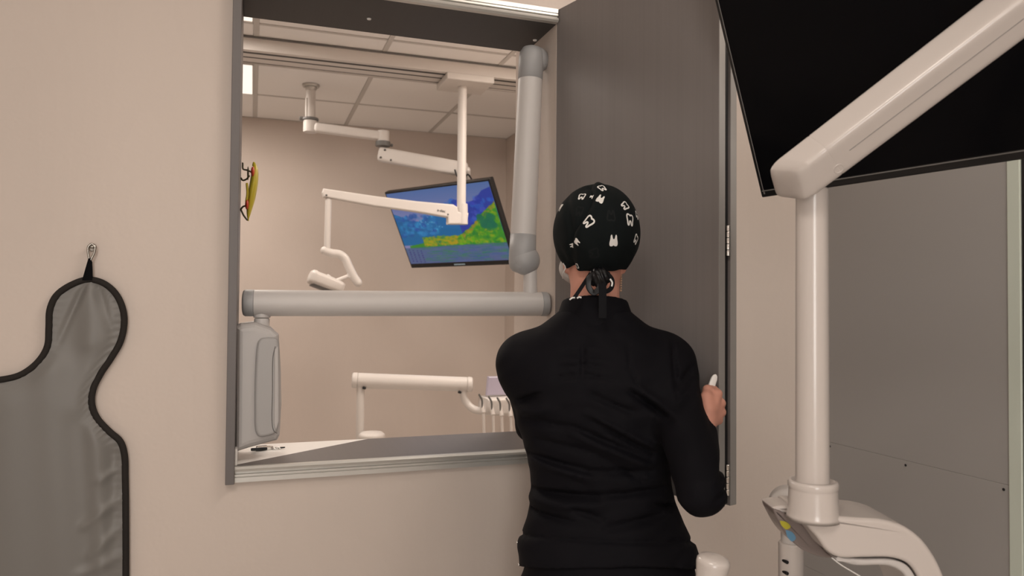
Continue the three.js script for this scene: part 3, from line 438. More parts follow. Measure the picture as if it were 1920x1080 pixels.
{
  // delivery unit arm of the far room
  const D = 3.7, t = thing('delivery_arm', 'white tubular dental delivery arm standing in the far room behind the sill', 'dental unit', (() => { const p = V(0.5165,0.7913,-3.7535); return V(p.x, 0, p.z); })());
  const a = V(0.4732,1.0209,-3.763), b = V(1.0601,0.9958,-3.6442), d = b.clone().sub(a).normalize(), L = a.distanceTo(b), at = (s) => a.clone().addScaledVector(d, s);
  part('beam', rod(at(0.03), at(L - 0.03), 0.038, 0.0365, 40, 0.001), M.plasticFar, t);
  part('end_cap', rod(at(0), at(0.0305), 0.0385, 0.039, 40, 0.008), M.plasticFar, t); part('end_cap', rod(at(L - 0.0305), at(L), 0.038, 0.0375, 40, 0.008), M.plasticFar, t);
  const p = V(0.5137,0.9842,-3.7498);
  part('post', [rod(V(p.x, 0.03, p.z), V(p.x, p.y + 0.01, p.z), 0.0195)], M.plasticFar, t);
  for (const q of [V(0.5283,0.9866,-3.7235), V(0.9889,0.9622,-3.6274)]) part('clip', rod(V(q.x - 0.008, q.y + 0.002, q.z), V(q.x + 0.008, q.y - 0.004, q.z), 0.0075, 0.006, 12), M.black, t, 'small black stop');
  part('base', [rod(V(p.x, 0, p.z), V(p.x, 0.05, p.z), 0.19, 0.17, 48, 0.01)], M.plasticFar, t);
  part('elbow_pipe', pipe([V(1.0118,0.9777,-3.6508), V(1.0176,0.9319,-3.6499), V(1.0359,0.8971,-3.6444), V(1.0665,0.8718,-3.6238), V(1.1144,0.8656,-3.5967), V(1.2377,0.8654,-3.5432)], 0.019, 60, 18), M.plasticFar, t);
  const g = V(1.0718,0.9387,-3.5779), h = V(1.3485,0.925,-3.4609);
  const tray = part('tray', slab([V(1.0956,0.9378,-3.6015), V(1.3664,0.94,-3.5072), V(1.3725,0.865,-3.5069), V(1.1272,0.855,-3.5925), V(1.089,0.8734,-3.6053)].map((q) => V(q.x, q.y, g.z)), 0.16, 0.012), M.plasticFar, t);
  for (const q of [V(1.064,0.9201,-3.4964), V(1.1083,0.9101,-3.4812), V(1.1477,0.9052,-3.4676), V(1.1895,0.9029,-3.4532)]) {
    const hp = thing('handpiece', ['white dental handpiece with a dark tip in the tray, leftmost of the row', 'white dental handpiece in the tray, second from the left', 'white dental handpiece in the tray, third from the left', 'white dental handpiece in the tray, hidden behind the person'][used.handpiece === undefined ? 0 : used.handpiece + 1], 'handpiece', q, 'handpieces in the far delivery tray');
    part('handle', rod(V(q.x + 0.004, q.y - 0.045, q.z + 0.02), V(q.x - 0.002, q.y + 0.012, q.z), 0.011, 0.009, 18), M.plasticFar, hp);
    part('tip', pipe([V(q.x - 0.002, q.y - 0.02, q.z + 0.016), V(q.x - 0.002, q.y + 0.018, q.z + 0.01), V(q.x - 0.014, q.y + 0.042, q.z + 0.004)], 0.0048, 20, 8), M.seam, hp, 'dark metal tip');
    part('hose', pipe([V(q.x + 0.004, q.y - 0.045, q.z + 0.02), V(q.x + 0.008, q.y - 0.16, q.z + 0.02), V(q.x + 0.006, q.y - 0.30, q.z + 0.02), V(q.x + 0.02, q.y - 0.38, q.z - 0.03), V(q.x + 0.03, q.y - 0.30, q.z - 0.07)], 0.0072, 40, 8), M.plasticFar, hp);
  }
  const s0 = V(1.1183,0.946,-3.5934), pad = part('control_pad', slab([V(1.1158,0.946,-3.5943), V(1.1245,1.0398,-3.589), V(1.3396,1.0362,-3.5142), V(1.341,0.9451,-3.5159)].map((q) => V(q.x, q.y, s0.z)), 0.03, 0.006), phys(lin(0.46, 0.42, 0.52), 0.35), t, 'pale lavender control pad');
  const c = V(0.5575,0.748,-3.6556);
  part('pivot_cover', lathe([[0, 0.0], [0.05, 0.002], [0.058, 0.014], [0.064, 0.04], [0.062, 0.052], [0.05, 0.062], [0, 0.066]], V(c.x, c.y - 0.032, c.z), V(c.x, c.y + 1, c.z), 40), M.plasticFar, t, 'rounded white cover beside the post');
  part('pivot_column', rod(V(c.x, 0.04, c.z), V(c.x, c.y - 0.03, c.z), 0.035), M.plasticFar, t);
}

// ---------- near room: black television, dental light arm, posts ----------
{
  const right = V(0.2134, 0, 0.977), down = V(0.3324, -0.9403, -0.0726), W = 0.92, H = 0.54, c0 = V(0.9095,1.6063,-1.1825).addScaledVector(down, -H);
  const t = screenGroup('television', 'large switched-off black television tilted at the upper right', c0, right, down, W, H);
  localPart('housing', new RoundedBoxGeometry(W, H, 0.034, 3, 0.003).translate(W / 2, -H / 2, -0.0215), M.bezel, t);
  localPart('screen', new THREE.BoxGeometry(W - 0.018, H - 0.024, 0.002).translate(W / 2, -H / 2 + 0.003, -0.0035), M.blackGloss, t, 'dark glossy glass');
  localPart('bezel_edge', mergeGeometries([new RoundedBoxGeometry(0.0022, H - 0.012, 0.003, 2, 0.0008).translate(0.0095, -H / 2, -0.0036), new RoundedBoxGeometry(W - 0.012, 0.0022, 0.003, 2, 0.0008).translate(W / 2, -H + 0.0125, -0.0036)]), M.edge, t, 'thin grey line around the glass');
  localPart('back_plate', new RoundedBoxGeometry(0.2, 0.2, 0.03, 3, 0.006).translate(W / 2, -H / 2, -0.052), M.black, t);
  t.updateMatrixWorld(true); const b = V(W / 2, -H / 2, -0.06).applyMatrix4(t.matrixWorld);
  const m = thing('television_mount', 'ceiling pole behind the black television, out of sight', 'monitor arm', V(b.x + 0.12, CEIL, b.z));
  part('pole', rod(V(b.x + 0.12, b.y - 0.05, b.z), V(b.x + 0.12, CEIL, b.z), 0.025), M.plasticFar, m);
  part('bracket', rod(b, V(b.x + 0.12, b.y + 0.03, b.z), 0.022), M.plasticFar, m);
}
{
  const foot = V(0.7307,1.3531,-0.8378), t = thing('dental_light', 'large white dental lamp stand in the right foreground, its slanting arm crossing the black television', 'dental light', V(foot.x, 0, foot.z));
  const X = foot.x, Z = foot.z, yTop = V(0.7262,1.5649,-0.8342).y, yLow = V(0.7363,1.1581,-0.8405).y;
  part('pole', rod(V(X, yLow - 0.03, Z), V(X, yTop, Z), 0.0222, 0.0213, 48), M.plastic, t);
  // slanting arm: a rounded square bar turned on edge
  const a = V(0.676,1.5642,-0.8252), b = V(0.9003,1.7962,-0.6145), d = b.clone().sub(a).normalize(), L = a.distanceTo(b);
  const s = 0.0525, r = 0.0125, q = s / 2 - r, sh = new THREE.Shape(), toCam = V(0, 1.4, 0).sub(a.clone().lerp(b, 0.4)); toCam.addScaledVector(d, -toCam.dot(d)).normalize();
  const vup = d.clone().cross(toCam).normalize(); if (vup.y < 0) vup.negate();
  const fi = 0.63, e1 = toCam.clone().multiplyScalar(Math.cos(fi)).addScaledVector(vup, -Math.sin(fi)), e2 = toCam.clone().multiplyScalar(Math.sin(fi)).addScaledVector(vup, Math.cos(fi));
  const st = [];
  for (const [u, k] of [[-0.0005, 0.5], [0.0005, 0.78], [0.003, 0.88], [0.007, 0.94], [0.012, 0.98], [0.018, 1], [0.0185, 1], [0.03, 1], [0.045, 1], [0.0605, 1], [0.061, 0.985], [0.0625, 0.985], [0.063, 1.0], [0.075, 1], [L * 0.3, 1], [L * 0.6, 1], [L - 0.015, 1], [L - 0.005, 0.94], [L - 0.001, 0.8], [L, 0.6]]) st.push({ c: a.clone().addScaledVector(d, u), u: e1, v: e2, a: s / 2 * k, b: s / 2 * k });
  const ag = loft(st, 7, 72), ap = ag.attributes.position, cutN = d.clone().negate().addScaledVector(toCam, 0.62).addScaledVector(vup, -0.05).normalize(), cd = cutN.dot(d);
  for (let i = 0; i < ap.count; i++) { const w = V().fromBufferAttribute(ap, i).sub(a), ax = w.dot(d), k = 1 - smoothstep(0.0, 0.075, ax); if (k <= 0) continue; const off = w.clone().addScaledVector(d, -ax); w.addScaledVector(d, -k * off.dot(cutN) / cd); w.add(a); ap.setXYZ(i, w.x, w.y, w.z); }
  ag.computeVertexNormals();
  const arm = part('arm', ag, M.plastic, t);
  const f = a.clone().addScaledVector(e1, s / 2 - 0.0002), low = e2.clone().multiplyScalar(-1);
  part('seam', pipe([f.clone().addScaledVector(d, 0.085).addScaledVector(low, -0.0015), f.clone().addScaledVector(d, L - 0.01).addScaledVector(low, -0.0015)], 0.00055, 8, 6), M.edge, arm);
  const sc = f.clone().addScaledVector(d, 0.062).addScaledVector(low, 0.0115);
  part('screw_cover', new THREE.TorusGeometry(0.0062, 0.0008, 8, 28).applyQuaternion(new THREE.Quaternion().setFromUnitVectors(V(0, 0, 1), e1)).translate(sc.x, sc.y, sc.z), M.plastic, arm);
  // collar and curved body under the pole
  const y0 = V(0.739,1.1177,-0.8405).y;
  part('collar', lathe([[0, -0.004], [0.036, -0.004], [0.0345, 0.002], [0.0332, 0.008], [0.0318, 0.036], [0.0318, 0.0385], [0.0328, 0.0398], [0.0330, 0.0455], [0.0315, 0.0482], [0.0275, 0.0488], [0.0255, 0.0465], [0, 0.0465]], V(X + 0.001, y0 - 0.004, Z), V(X + 0.001, y0 + 1, Z), 48), M.plastic, t);
  const fw = V(0.328, 0, -0.944), rt = V(0.944, 0, 0.328);
  const flatOn = (pts) => { const q = pts.map((k) => new THREE.Vector2(k.clone().sub(pts[0]).dot(rt), k.y - pts[0].y)), sh = new THREE.Shape(closedCurve(q.map((k) => V(k.x, k.y, 0)), q.length * 8)); return sh; };
  const deep = (pts, dep, bev, seg = 5) => { const g = new THREE.ExtrudeGeometry(flatOn(pts), { depth: dep - 2 * bev, bevelEnabled: true, bevelThickness: bev, bevelSize: bev, bevelOffset: -bev, bevelSegments: seg, curveSegments: 26 }); g.translate(0, 0, -dep + bev); g.rotateY(-Math.atan2(rt.z, rt.x)); return g.translate(pts[0].x, pts[0].y, pts[0].z); };
  const bp = [V(0.7034,1.1215,-0.8211), V(0.7176,1.1216,-0.8161), V(0.7412,1.1197,-0.808), V(0.7716,1.1178,-0.7974), V(0.8054,1.1152,-0.7857), V(0.8312,1.1068,-0.777), V(0.8516,1.0913,-0.7702), V(0.8682,1.0686,-0.765), V(0.8807,1.0415,-0.7613), V(0.892,1.0059,-0.7582), V(0.9009,0.956,-0.7564), V(0.9036,0.8631,-0.7577), V(0.8835,0.8522,-0.7649), V(0.8644,0.8628,-0.7713), V(0.8631,0.9556,-0.7695), V(0.8583,1.0056,-0.77), V(0.8483,1.0398,-0.7726), V(0.8359,1.0569,-0.7765), V(0.8156,1.0646,-0.7834), V(0.7791,1.065,-0.7961), V(0.7488,1.0647,-0.8067), V(0.7338,1.0725,-0.8117), V(0.7207,1.0902,-0.8158), V(0.707,1.108,-0.8202)];
  const np = [V(0.6926,1.1183,-0.8726), V(0.7017,1.1214,-0.8693), V(0.7286,1.1194,-0.86), V(0.7604,1.1122,-0.8491), V(0.7712,1.0951,-0.8458), V(0.7608,1.0838,-0.8497), V(0.743,1.0949,-0.8556), V(0.7217,1.1074,-0.8627), V(0.704,1.1124,-0.8687)];
  const body = part('body', [deep(bp, 0.105, 0.006), deep(np, 0.05, 0.0035)], M.plastic, t);
  const lp = [V(0.7449,1.063,-0.8112), V(0.7815,1.0618,-0.7985), V(0.8181,1.0614,-0.7858), V(0.8371,1.0537,-0.7794), V(0.8489,1.0359,-0.7757), V(0.8582,1.0044,-0.7732), V(0.8636,0.9543,-0.7725), V(0.8548,0.9542,-0.7756), V(0.8494,1,-0.7764), V(0.8402,1.0272,-0.7789), V(0.8305,1.0443,-0.7819), V(0.8141,1.0528,-0.7874), V(0.7681,1.0538,-0.8034)];
  part('inner_lining', deep(lp, 0.09, 0.004), M.xray, body, 'grey underside lining');
  // dark glossy control panel on the nose
  const pn = [V(0.692,1.1177,-0.8696), V(0.7111,1.1096,-0.8631), V(0.731,1.0964,-0.8565), V(0.7468,1.0787,-0.8515), V(0.7611,1.0602,-0.847), V(0.7718,1.0513,-0.8435), V(0.7542,1.0519,-0.8496), V(0.7308,1.0614,-0.8575), V(0.7116,1.0791,-0.8637), V(0.6993,1.0991,-0.8675)], o = pn[0];
  const panel = part('control_panel', deep(pn, 0.05, 0.003), phys(lin(0.20, 0.165, 0.155), 0.2), body, 'glossy brown-grey control panel');
  const plane = (shape, dep, out) => { const g = new THREE.ExtrudeGeometry(shape, { depth: dep, bevelEnabled: false, curveSegments: 20 }); g.rotateY(-Math.atan2(rt.z, rt.x)); return g.translate(o.x - fw.x * out, o.y, o.z - fw.z * out); };
  const mark = (c, w, h, col, n) => { const sh2 = new THREE.Shape(); const x = c.clone().sub(o).dot(rt), y = c.y - o.y; sh2.moveTo(x - w, y + h); sh2.splineThru([[x + w * 0.3, y + h * 0.6], [x + w, y - h * 0.4], [x + w * 0.2, y - h], [x - w * 0.7, y - h * 0.1], [x - w, y + h]].map((k) => new THREE.Vector2(...k))); part(n, plane(sh2, 0.0006, 0), std(col, 0.3), body); };
  mark(V(0.7071,1.0962,-0.8649), 0.0075, 0.006, lin(0.42, 0.38, 0.03), 'yellow_mark'); mark(V(0.7144,1.0814,-0.8627), 0.007, 0.008, lin(0.10, 0.24, 0.38), 'blue_mark');
  const lowP = V(0.9283,0.8323,-0.8028);
  part('pedestal', [rod(V(lowP.x, 0.04, lowP.z), V(lowP.x, lowP.y + 0.01, lowP.z), 0.05, 0.03), rod(V(lowP.x, 0, lowP.z), V(lowP.x, 0.06, lowP.z), 0.16, 0.13, 40, 0.012)], M.plastic, t);
  part('wire', pipe([V(0.7387,1.0646,-0.8102), V(0.7489,1.0562,-0.8068), V(0.7646,1.0463,-0.8016), V(0.7932,1.0294,-0.7921)], 0.0008, 30, 6), M.white, t, 'thin white wire');
}
{
  const p = V(0.8378,0.9869,-1.0105), t = thing('support_post', 'white post with round disc joint standing behind the foreground lamp body', 'post', V(p.x, 0, p.z));
  const d0 = V(0.8188,1.0793,-0.9938), ax = V(-0.62, 0.06, 0.78).normalize();
  part('disc', lathe([[0, -0.03], [0.028, -0.03], [0.0305, -0.027], [0.031, 0.004], [0.028, 0.010], [0.018, 0.0135], [0, 0.0145]], d0, d0.clone().add(ax), 44), M.xray, t);
  part('neck', rod(V(p.x, V(0.8376,1.0043,-1.0102).y, p.z), V(p.x, V(0.8366,1.0696,-1.009).y, p.z), 0.0155, 0.0165), M.xray, t);
  const tube = part('tube', rod(V(p.x, 0.03, p.z), V(p.x, V(0.8374,1.0165,-1.01).y, p.z), 0.0198, 0.0198, 36), M.plastic, t);
  for (const h of [V(0.8193,0.9893,-0.9958), V(0.8196,0.9713,-0.9961)]) part('hole', rod(V(h.x + 0.0012, h.y, h.z - 0.012), V(h.x, h.y, h.z - 0.0005), 0.0028, 0.0028, 12, 0.0005), M.black, tube);
  part('foot', rod(V(p.x, 0, p.z), V(p.x, 0.03, p.z), 0.09, 0.085, 36, 0.006), M.plastic, t);
}
{
  const c = V(0.5877,1.052,-0.863), t = thing('knob_post', 'white rounded knob on a short post at the bottom edge beside the person', 'knob', V(c.x, 0, c.z));
  part('cap', lathe([[0, 0.0145], [0.012, 0.0142], [0.0185, 0.0125], [0.0215, 0.009], [0.0222, 0.004], [0.0205, -0.008], [0.0185, -0.03], [0.018, -0.07], [0, -0.072]], c, c.clone().add(V(0.10, 1, 0.10)), 44), M.plastic, t);
  part('stem', rod(V(c.x, 0.02, c.z), V(c.x, c.y - 0.06, c.z), 0.014), M.plastic, t); part('foot', rod(V(c.x, 0, c.z), V(c.x, 0.025, c.z), 0.07, 0.065, 32, 0.006), M.plastic, t);
}
// ---------- the person, modelled in her own axes: x to her right, y up, z towards her back ----------
// A distance field meshed with surface nets on a grid of its own
function surface(fn, lo, hi, cell) {
  const n = [0, 1, 2].map((k) => Math.ceil((hi[k] - lo[k]) / cell) + 1), [nx, ny, nz] = n, f = new Float32Array(nx * ny * nz), at = (i, j, k) => i + nx * (j + ny * k);
  for (let k = 0; k < nz; k++) for (let j = 0; j < ny; j++) for (let i = 0; i < nx; i++) f[at(i, j, k)] = fn(lo[0] + i * cell, lo[1] + j * cell, lo[2] + k * cell);
  const vid = new Int32Array(nx * ny * nz).fill(-1), pos = [], idx = [];
  for (let k = 0; k + 1 < nz; k++) for (let j = 0; j + 1 < ny; j++) for (let i = 0; i + 1 < nx; i++) {
    const c = []; let neg = 0; for (let q = 0; q < 8; q++) { const v = f[at(i + (q & 1), j + ((q >> 1) & 1), k + (q >> 2))]; c.push(v); if (v < 0) neg++; }
    if (neg === 0 || neg === 8) continue;
    let sx = 0, sy = 0, sz = 0, m = 0;
    for (let a = 0; a < 8; a++) for (const bit of [1, 2, 4]) { if (a & bit) continue; const b = a | bit; if (c[a] < 0 === c[b] < 0) continue; const t = c[a] / (c[a] - c[b]); sx += (a & 1) + (bit === 1 ? t : 0); sy += ((a >> 1) & 1) + (bit === 2 ? t : 0); sz += (a >> 2) + (bit === 4 ? t : 0); m++; }
    vid[at(i, j, k)] = pos.length / 3; pos.push(lo[0] + (i + sx / m) * cell, lo[1] + (j + sy / m) * cell, lo[2] + (k + sz / m) * cell);
  }
  const quad = (a, b, c, d, flip) => { if (a < 0 || b < 0 || c < 0 || d < 0) return; flip ? idx.push(a, c, b, a, d, c) : idx.push(a, b, c, a, c, d); };
  for (let k = 1; k + 1 < nz; k++) for (let j = 1; j + 1 < ny; j++) for (let i = 1; i + 1 < nx; i++) {
    const v = f[at(i, j, k)] < 0;
    if (v !== f[at(i + 1, j, k)] < 0) quad(vid[at(i, j - 1, k - 1)], vid[at(i, j, k - 1)], vid[at(i, j, k)], vid[at(i, j - 1, k)], !v);
    if (v !== f[at(i, j + 1, k)] < 0) quad(vid[at(i - 1, j, k - 1)], vid[at(i - 1, j, k)], vid[at(i, j, k)], vid[at(i, j, k - 1)], !v);
    if (v !== f[at(i, j, k + 1)] < 0) quad(vid[at(i - 1, j - 1, k)], vid[at(i, j - 1, k)], vid[at(i, j, k)], vid[at(i - 1, j, k)], !v);
  }
  const g = new THREE.BufferGeometry(); g.setAttribute('position', new THREE.Float32BufferAttribute(pos, 3)); g.setIndex(idx);
  g.setAttribute('uv', new THREE.Float32BufferAttribute(new Float32Array(pos.length / 3 * 2), 2)); g.computeVertexNormals(); return g;
}
const clamp = (x, a, b) => Math.max(a, Math.min(b, x)), smooth = (a, b, x) => { const t = clamp((x - a) / (b - a), 0, 1); return t * t * (3 - 2 * t); };
const smin = (a, b, k) => { const h = Math.max(k - Math.abs(a - b), 0) / k; return Math.min(a, b) - h * h * k * 0.25; };
const smax = (a, b, k) => -smin(-a, -b, k);
function bone(a, b, ra, rb) {                           // tapered capsule
  const dx = b.x - a.x, dy = b.y - a.y, dz = b.z - a.z, l2 = dx * dx + dy * dy + dz * dz;
  return (x, y, z) => { const t = clamp(((x - a.x) * dx + (y - a.y) * dy + (z - a.z) * dz) / l2, 0, 1); return Math.hypot(x - a.x - t * dx, y - a.y - t * dy, z - a.z - t * dz) - ra - (rb - ra) * t; };
}
const ball = (c, rx, ry, rz) => { const m = Math.min(rx, ry, rz); return (x, y, z) => { const k = Math.hypot((x - c.x) / rx, (y - c.y) / ry, (z - c.z) / rz); return (k - 1) * m * (0.6 + 0.4 * k); }; };
const person = thing('person', 'person in black scrubs and black tooth-print cap standing with back turned before the open door', 'person', V(0.6531,0,-1.3613));
person.rotation.y = -0.44719;
{
  // torso: height, half width, half depth, centre x, centre z
  const T = [[0.70, 0.160, 0.118, 0.030, 0.012], [0.80, 0.166, 0.122, 0.032, 0.014], [0.87, 0.163, 0.122, 0.030, 0.014], [0.93, 0.163, 0.112, 0.022, 0.008], [0.98, 0.1465, 0.100, 0.018, 0.004], [1.03, 0.134, 0.094, 0.012, 0], [1.09, 0.135, 0.097, 0.006, 0], [1.16, 0.148, 0.106, 0.0, 0.004], [1.22, 0.158, 0.110, 0.0, 0.006], [1.27, 0.165, 0.104, -0.001, 0.008], [1.31, 0.158, 0.090, -0.002, 0.008], [1.345, 0.122, 0.074, -0.003, 0.006], [1.375, 0.082, 0.062, -0.003, 0.002], [1.40, 0.058, 0.055, -0.003, 0], [1.44, 0.05, 0.05, -0.003, -0.004]];
  const sample = (y) => { let i = 0; while (i < T.length - 2 && y > T[i + 1][0]) i++; const A = T[Math.max(0, i - 1)], B = T[i], C = T[i + 1], D = T[Math.min(T.length - 1, i + 2)], w = clamp((y - B[0]) / (C[0] - B[0]), 0, 1); return [1, 2, 3, 4].map((k) => 0.5 * (2 * B[k] + (C[k] - A[k]) * w + (2 * A[k] - 5 * B[k] + 4 * C[k] - D[k]) * w * w + (3 * B[k] - A[k] - 3 * C[k] + D[k]) * w ** 3)); };
  const cache = new Map(), prof = (y) => { const k = Math.round(y * 2000); if (!cache.has(k)) cache.set(k, sample(k / 2000)); return cache.get(k); };
  const torso = (x, y, z) => { const [a, b, cx, cz] = prof(y), u = Math.abs(x - cx) / a, v = Math.abs(z - cz) / b, k = (u ** 2.4 + v ** 2.4) ** (1 / 2.4); return (k - 1) * Math.min(a, b) * 0.86; };
  const shR = V(0.138, 1.285, 0.0), elR = V(0.1778,1.0882,0.2143), wrR = V(0.1968,1.1751,0.0883), shL = V(-0.146, 1.285, 0.0), elL = V(-0.1377,1.1346,-0.1517), wrL = V(0.02, 1.10, -0.32);
  const delt = [ball(V(0.138, 1.275, 0.005), 0.047, 0.06, 0.055), ball(V(-0.146, 1.275, 0.0), 0.046, 0.058, 0.052)];
  const upR = bone(shR, elR, 0.050, 0.0415), foR = bone(elR, wrR, 0.037, 0.026), upL = bone(shL, elL, 0.044, 0.038), foL = bone(elL, wrL, 0.038, 0.027);
  // folds of the jacket: from, to, height (minus = groove), width; on the back
  const F = [
    [V(-0.0129,1.192,0.0973), V(0.1063,1.124,0.0621), -0.006, 0.006], [V(-0.0169,1.2009,0.0979), V(0.1062,1.1382,0.0625), 0.005, 0.008], [V(-0.0091,1.235,0.0978), V(0.0726,1.2016,0.0878), -0.0045, 0.006], [V(0.0624,1.2416,0.0899), V(0.1321,1.1952,0.0608), -0.006, 0.006], [V(0.0723,1.2516,0.089), V(0.1401,1.2054,0.0602), 0.005, 0.008],
    [V(-0.1349,1.181,0.0705), V(-0.0416,1.1738,0.1001), -0.004, 0.007], [V(-0.0416,1.1738,0.1001), V(0.1023,1.1118,0.0623), -0.0055, 0.006], [V(-0.0465,1.1647,0.1004), V(0.0993,1.1016,0.0624), 0.004, 0.009], [V(-0.1253,1.1121,0.0679), V(-0.0123,1.089,0.0949), -0.006, 0.007], [V(-0.0123,1.089,0.0949), V(0.1024,1.0895,0.0618), -0.005, 0.007], [V(-0.1191,1.1019,0.0669), V(-0.0063,1.077,0.0939), 0.005, 0.009],
    [V(-0.1188,1.0402,0.0655), V(0.0038,1.0431,0.092), -0.007, 0.007], [V(0.0038,1.0431,0.092), V(0.1248,1.0542,0.0584), -0.006, 0.007], [V(-0.1206,0.999,0.0648), V(-0.0407,0.9948,0.0959), -0.005, 0.006], [V(-0.0408,1.0178,0.0964), V(0.014,1.0012,0.0899), -0.0045, 0.006], [V(-0.1289,1.0216,0.0662), V(0.0138,1.0272,0.0905), 0.005, 0.010], [V(-0.1091,1.1452,0.0668), V(-0.0066,1.127,0.0951), -0.004, 0.007], [V(-0.0066,1.127,0.0951), V(0.0965,1.0671,0.0619), -0.004, 0.006],
    [V(-0.1483,1.2135,0.0627), V(-0.106,1.2319,0.0886), -0.006, 0.006], [V(-0.1462,1.1949,0.0621), V(-0.0776,1.2047,0.0847), 0.004, 0.010], [V(-0.0769,1.2825,0.1066), V(-0.0253,1.2869,0.1008), -0.003, 0.005], [V(-0.0233,1.2909,0.1007), V(0.0225,1.2833,0.0954), -0.003, 0.005], [V(-0.0768,1.2665,0.1062), V(-0.0252,1.2709,0.1005), -0.003, 0.005], [V(-0.0232,1.2729,0.1003), V(0.0325,1.2633,0.0938), -0.003, 0.005], [V(-0.0622,1.3106,0.1056), V(-0.0254,1.3089,0.1014), -0.003, 0.005], [V(-0.0234,1.3089,0.1011), V(0.0124,1.3052,0.097), -0.003, 0.005], [V(-0.0245,1.3329,0.1018), V(-0.0241,1.2509,0.0999), -0.0035, 0.004],
    [V(0.059,1.3335,0.0924), V(0.0622,1.2836,0.0909), -0.0018, 0.003], [V(0.0622,1.2836,0.0909), V(0.0773,1.2517,0.0885), -0.0018, 0.003], [V(0.024,0.9883,0.0884), V(0.1351,1.0086,0.0562), -0.005, 0.008], [V(0.1105,1.0261,0.0493), V(0.1585,1.0108,0.0235), -0.006, 0.006],
    [V(0.1435,1.3413,0.0629), V(0.148,1.2369,0.06), -0.004, 0.004], [V(0.1518,1.2543,0.0801), V(0.1815,1.2845,0.0775), -0.004, 0.006], [V(0.142,1.2168,0.1005), V(0.179,1.2566,0.0972), -0.005, 0.007], [V(0.2032,1.1027,0.1916), V(0.221,1.1353,0.1702), -0.005, 0.005], [V(0.1957,1.0803,0.2121), V(0.2196,1.0982,0.1897), -0.004, 0.005],
  ];
  const fold = (x, y) => { let s = 0; for (const [a, b, h, w] of F) { const ux = b.x - a.x, uy = b.y - a.y, t = clamp(((x - a.x) * ux + (y - a.y) * uy) / (ux * ux + uy * uy), 0, 1), d2 = ((x - a.x - t * ux) ** 2 + (y - a.y - t * uy) ** 2) / (w * w); if (d2 < 8) s += h * Math.exp(-d2) * Math.sqrt(Math.sin(Math.PI * clamp(0.06 + 0.88 * t, 0, 1))); } return s; };
  const hemY = 0.882, bandY = 0.934, collarY = V(0.0071,1.4177,0.0499).y;
  const wd = wrR.clone().sub(elR).normalize();
  const jacket = (x, y, z) => {
    let d = torso(x, y, z) - 0.004;
    d = smin(d, smin(delt[0](x, y, z), upR(x, y, z), 0.03), 0.035); d = smin(d, smin(delt[1](x, y, z), upL(x, y, z), 0.03), 0.035);
    const cut = (x - wrR.x) * wd.x + (y - wrR.y) * wd.y + (z - wrR.z) * wd.z + 0.004; d = smin(d, Math.max(foR(x, y, z), cut), 0.012); d = smin(d, foL(x, y, z), 0.012);
    const n = 0.0012 * Math.sin(x * 61 + 5 * Math.sin(y * 23)) * Math.sin(y * 83 + 4 * Math.sin(x * 19));
    if (z > 0) d -= (1.75 * fold(x, y) + n) * smooth(0, 0.03, z); else d -= n * 0.5;
    const bY = bandY + 0.24 * z; if (y < 1.02) d -= 0.002 * smooth(bY + 0.003, bY - 0.001, y) + 0.003 * smooth(0.98, 0.88, y) - 0.0035 * Math.exp(-(((y - bY - 0.005) / 0.004) ** 2));  // the waistband stands out
    d = Math.max(d, hemY + 0.3 * z + 0.006 * Math.sin(x * 12) - y, y - 1.388);
    return d;
  };
  const jg = surface(jacket, [-0.27, 0.84, -0.40], [0.31, 1.42, 0.34], 0.0046);
  localPart('scrub_jacket', jg, M.scrub, person);
  // stand collar
  const ring = (r0, r1, y0, y1, open) => { const st = [], n = 56; const g = new THREE.CylinderGeometry(r1, r0, y1 - y0, 56, 6, true); return g; };
  const collar = (x, y, z) => { const k = (y - 1.36) / 0.06, a = 0.078 - 0.020 * k, b = 0.070 - 0.012 * k, q = Math.hypot((x + 0.003) / a, (z - 0.002) / b), r = (q - 1) * Math.min(a, b), top = 1.408 + 0.012 * clamp(z / 0.06, -1, 1) - 0.25 * Math.max(0, -0.03 - z); return Math.max(Math.abs(r) - 0.0035, y - top, 1.352 - y - 0.3 * Math.max(0, Math.abs(x) - 0.05)); };
  localPart('collar', surface(collar, [-0.10, 1.33, -0.10], [0.10, 1.44, 0.10], 0.003), M.scrub, person);
  // stitched line of the waistband and the hem
  const hemline = (y, off) => { const p = []; for (let i = 0; i <= 60; i++) { const t = (i / 60) * Math.PI, dx = Math.cos(t), dz = Math.sin(t); let lo = 0.02, hi = 0.3; for (let k = 0; k < 24; k++) { const m = (lo + hi) / 2; jacket(0.015 + dx * m, y, 0.01 + dz * m) < 0 ? (lo = m) : (hi = m); } p.push(V(0.015 + dx * (lo + off), y, 0.01 + dz * (lo + off))); } return p; };
  for (const y of [0.93, 0.886]) { const q = hemline(y, 0.0005); const c = q[q.length - 3]; localPart('snap', new THREE.SphereGeometry(0.0028, 12, 8).translate(c.x, c.y, c.z), M.chrome, person, 'small metal snap'); }

  // trousers and shoes
  const leg = [bone(V(-0.068, 0.80, 0.02), V(-0.085, 0.45, 0.0), 0.092, 0.062), bone(V(-0.085, 0.45, 0), V(-0.09, 0.07, 0.03), 0.062, 0.055), bone(V(0.115, 0.80, 0.02), V(0.115, 0.45, -0.02), 0.092, 0.062), bone(V(0.115, 0.45, -0.02), V(0.12, 0.07, 0.01), 0.062, 0.055)];
  const trousers = (x, y, z) => { let d = Math.max(torso(x, y, z) - 0.001, 0.76 - y, y - 0.93); const l = smin(leg[0](x, y, z), leg[1](x, y, z), 0.04), r = smin(leg[2](x, y, z), leg[3](x, y, z), 0.04); d = smin(d, Math.min(l, r), 0.03); return Math.max(d, 0.055 - y); };
  localPart('trousers', surface(trousers, [-0.24, 0.03, -0.18], [0.29, 0.96, 0.20], 0.0095), M.scrub, person);
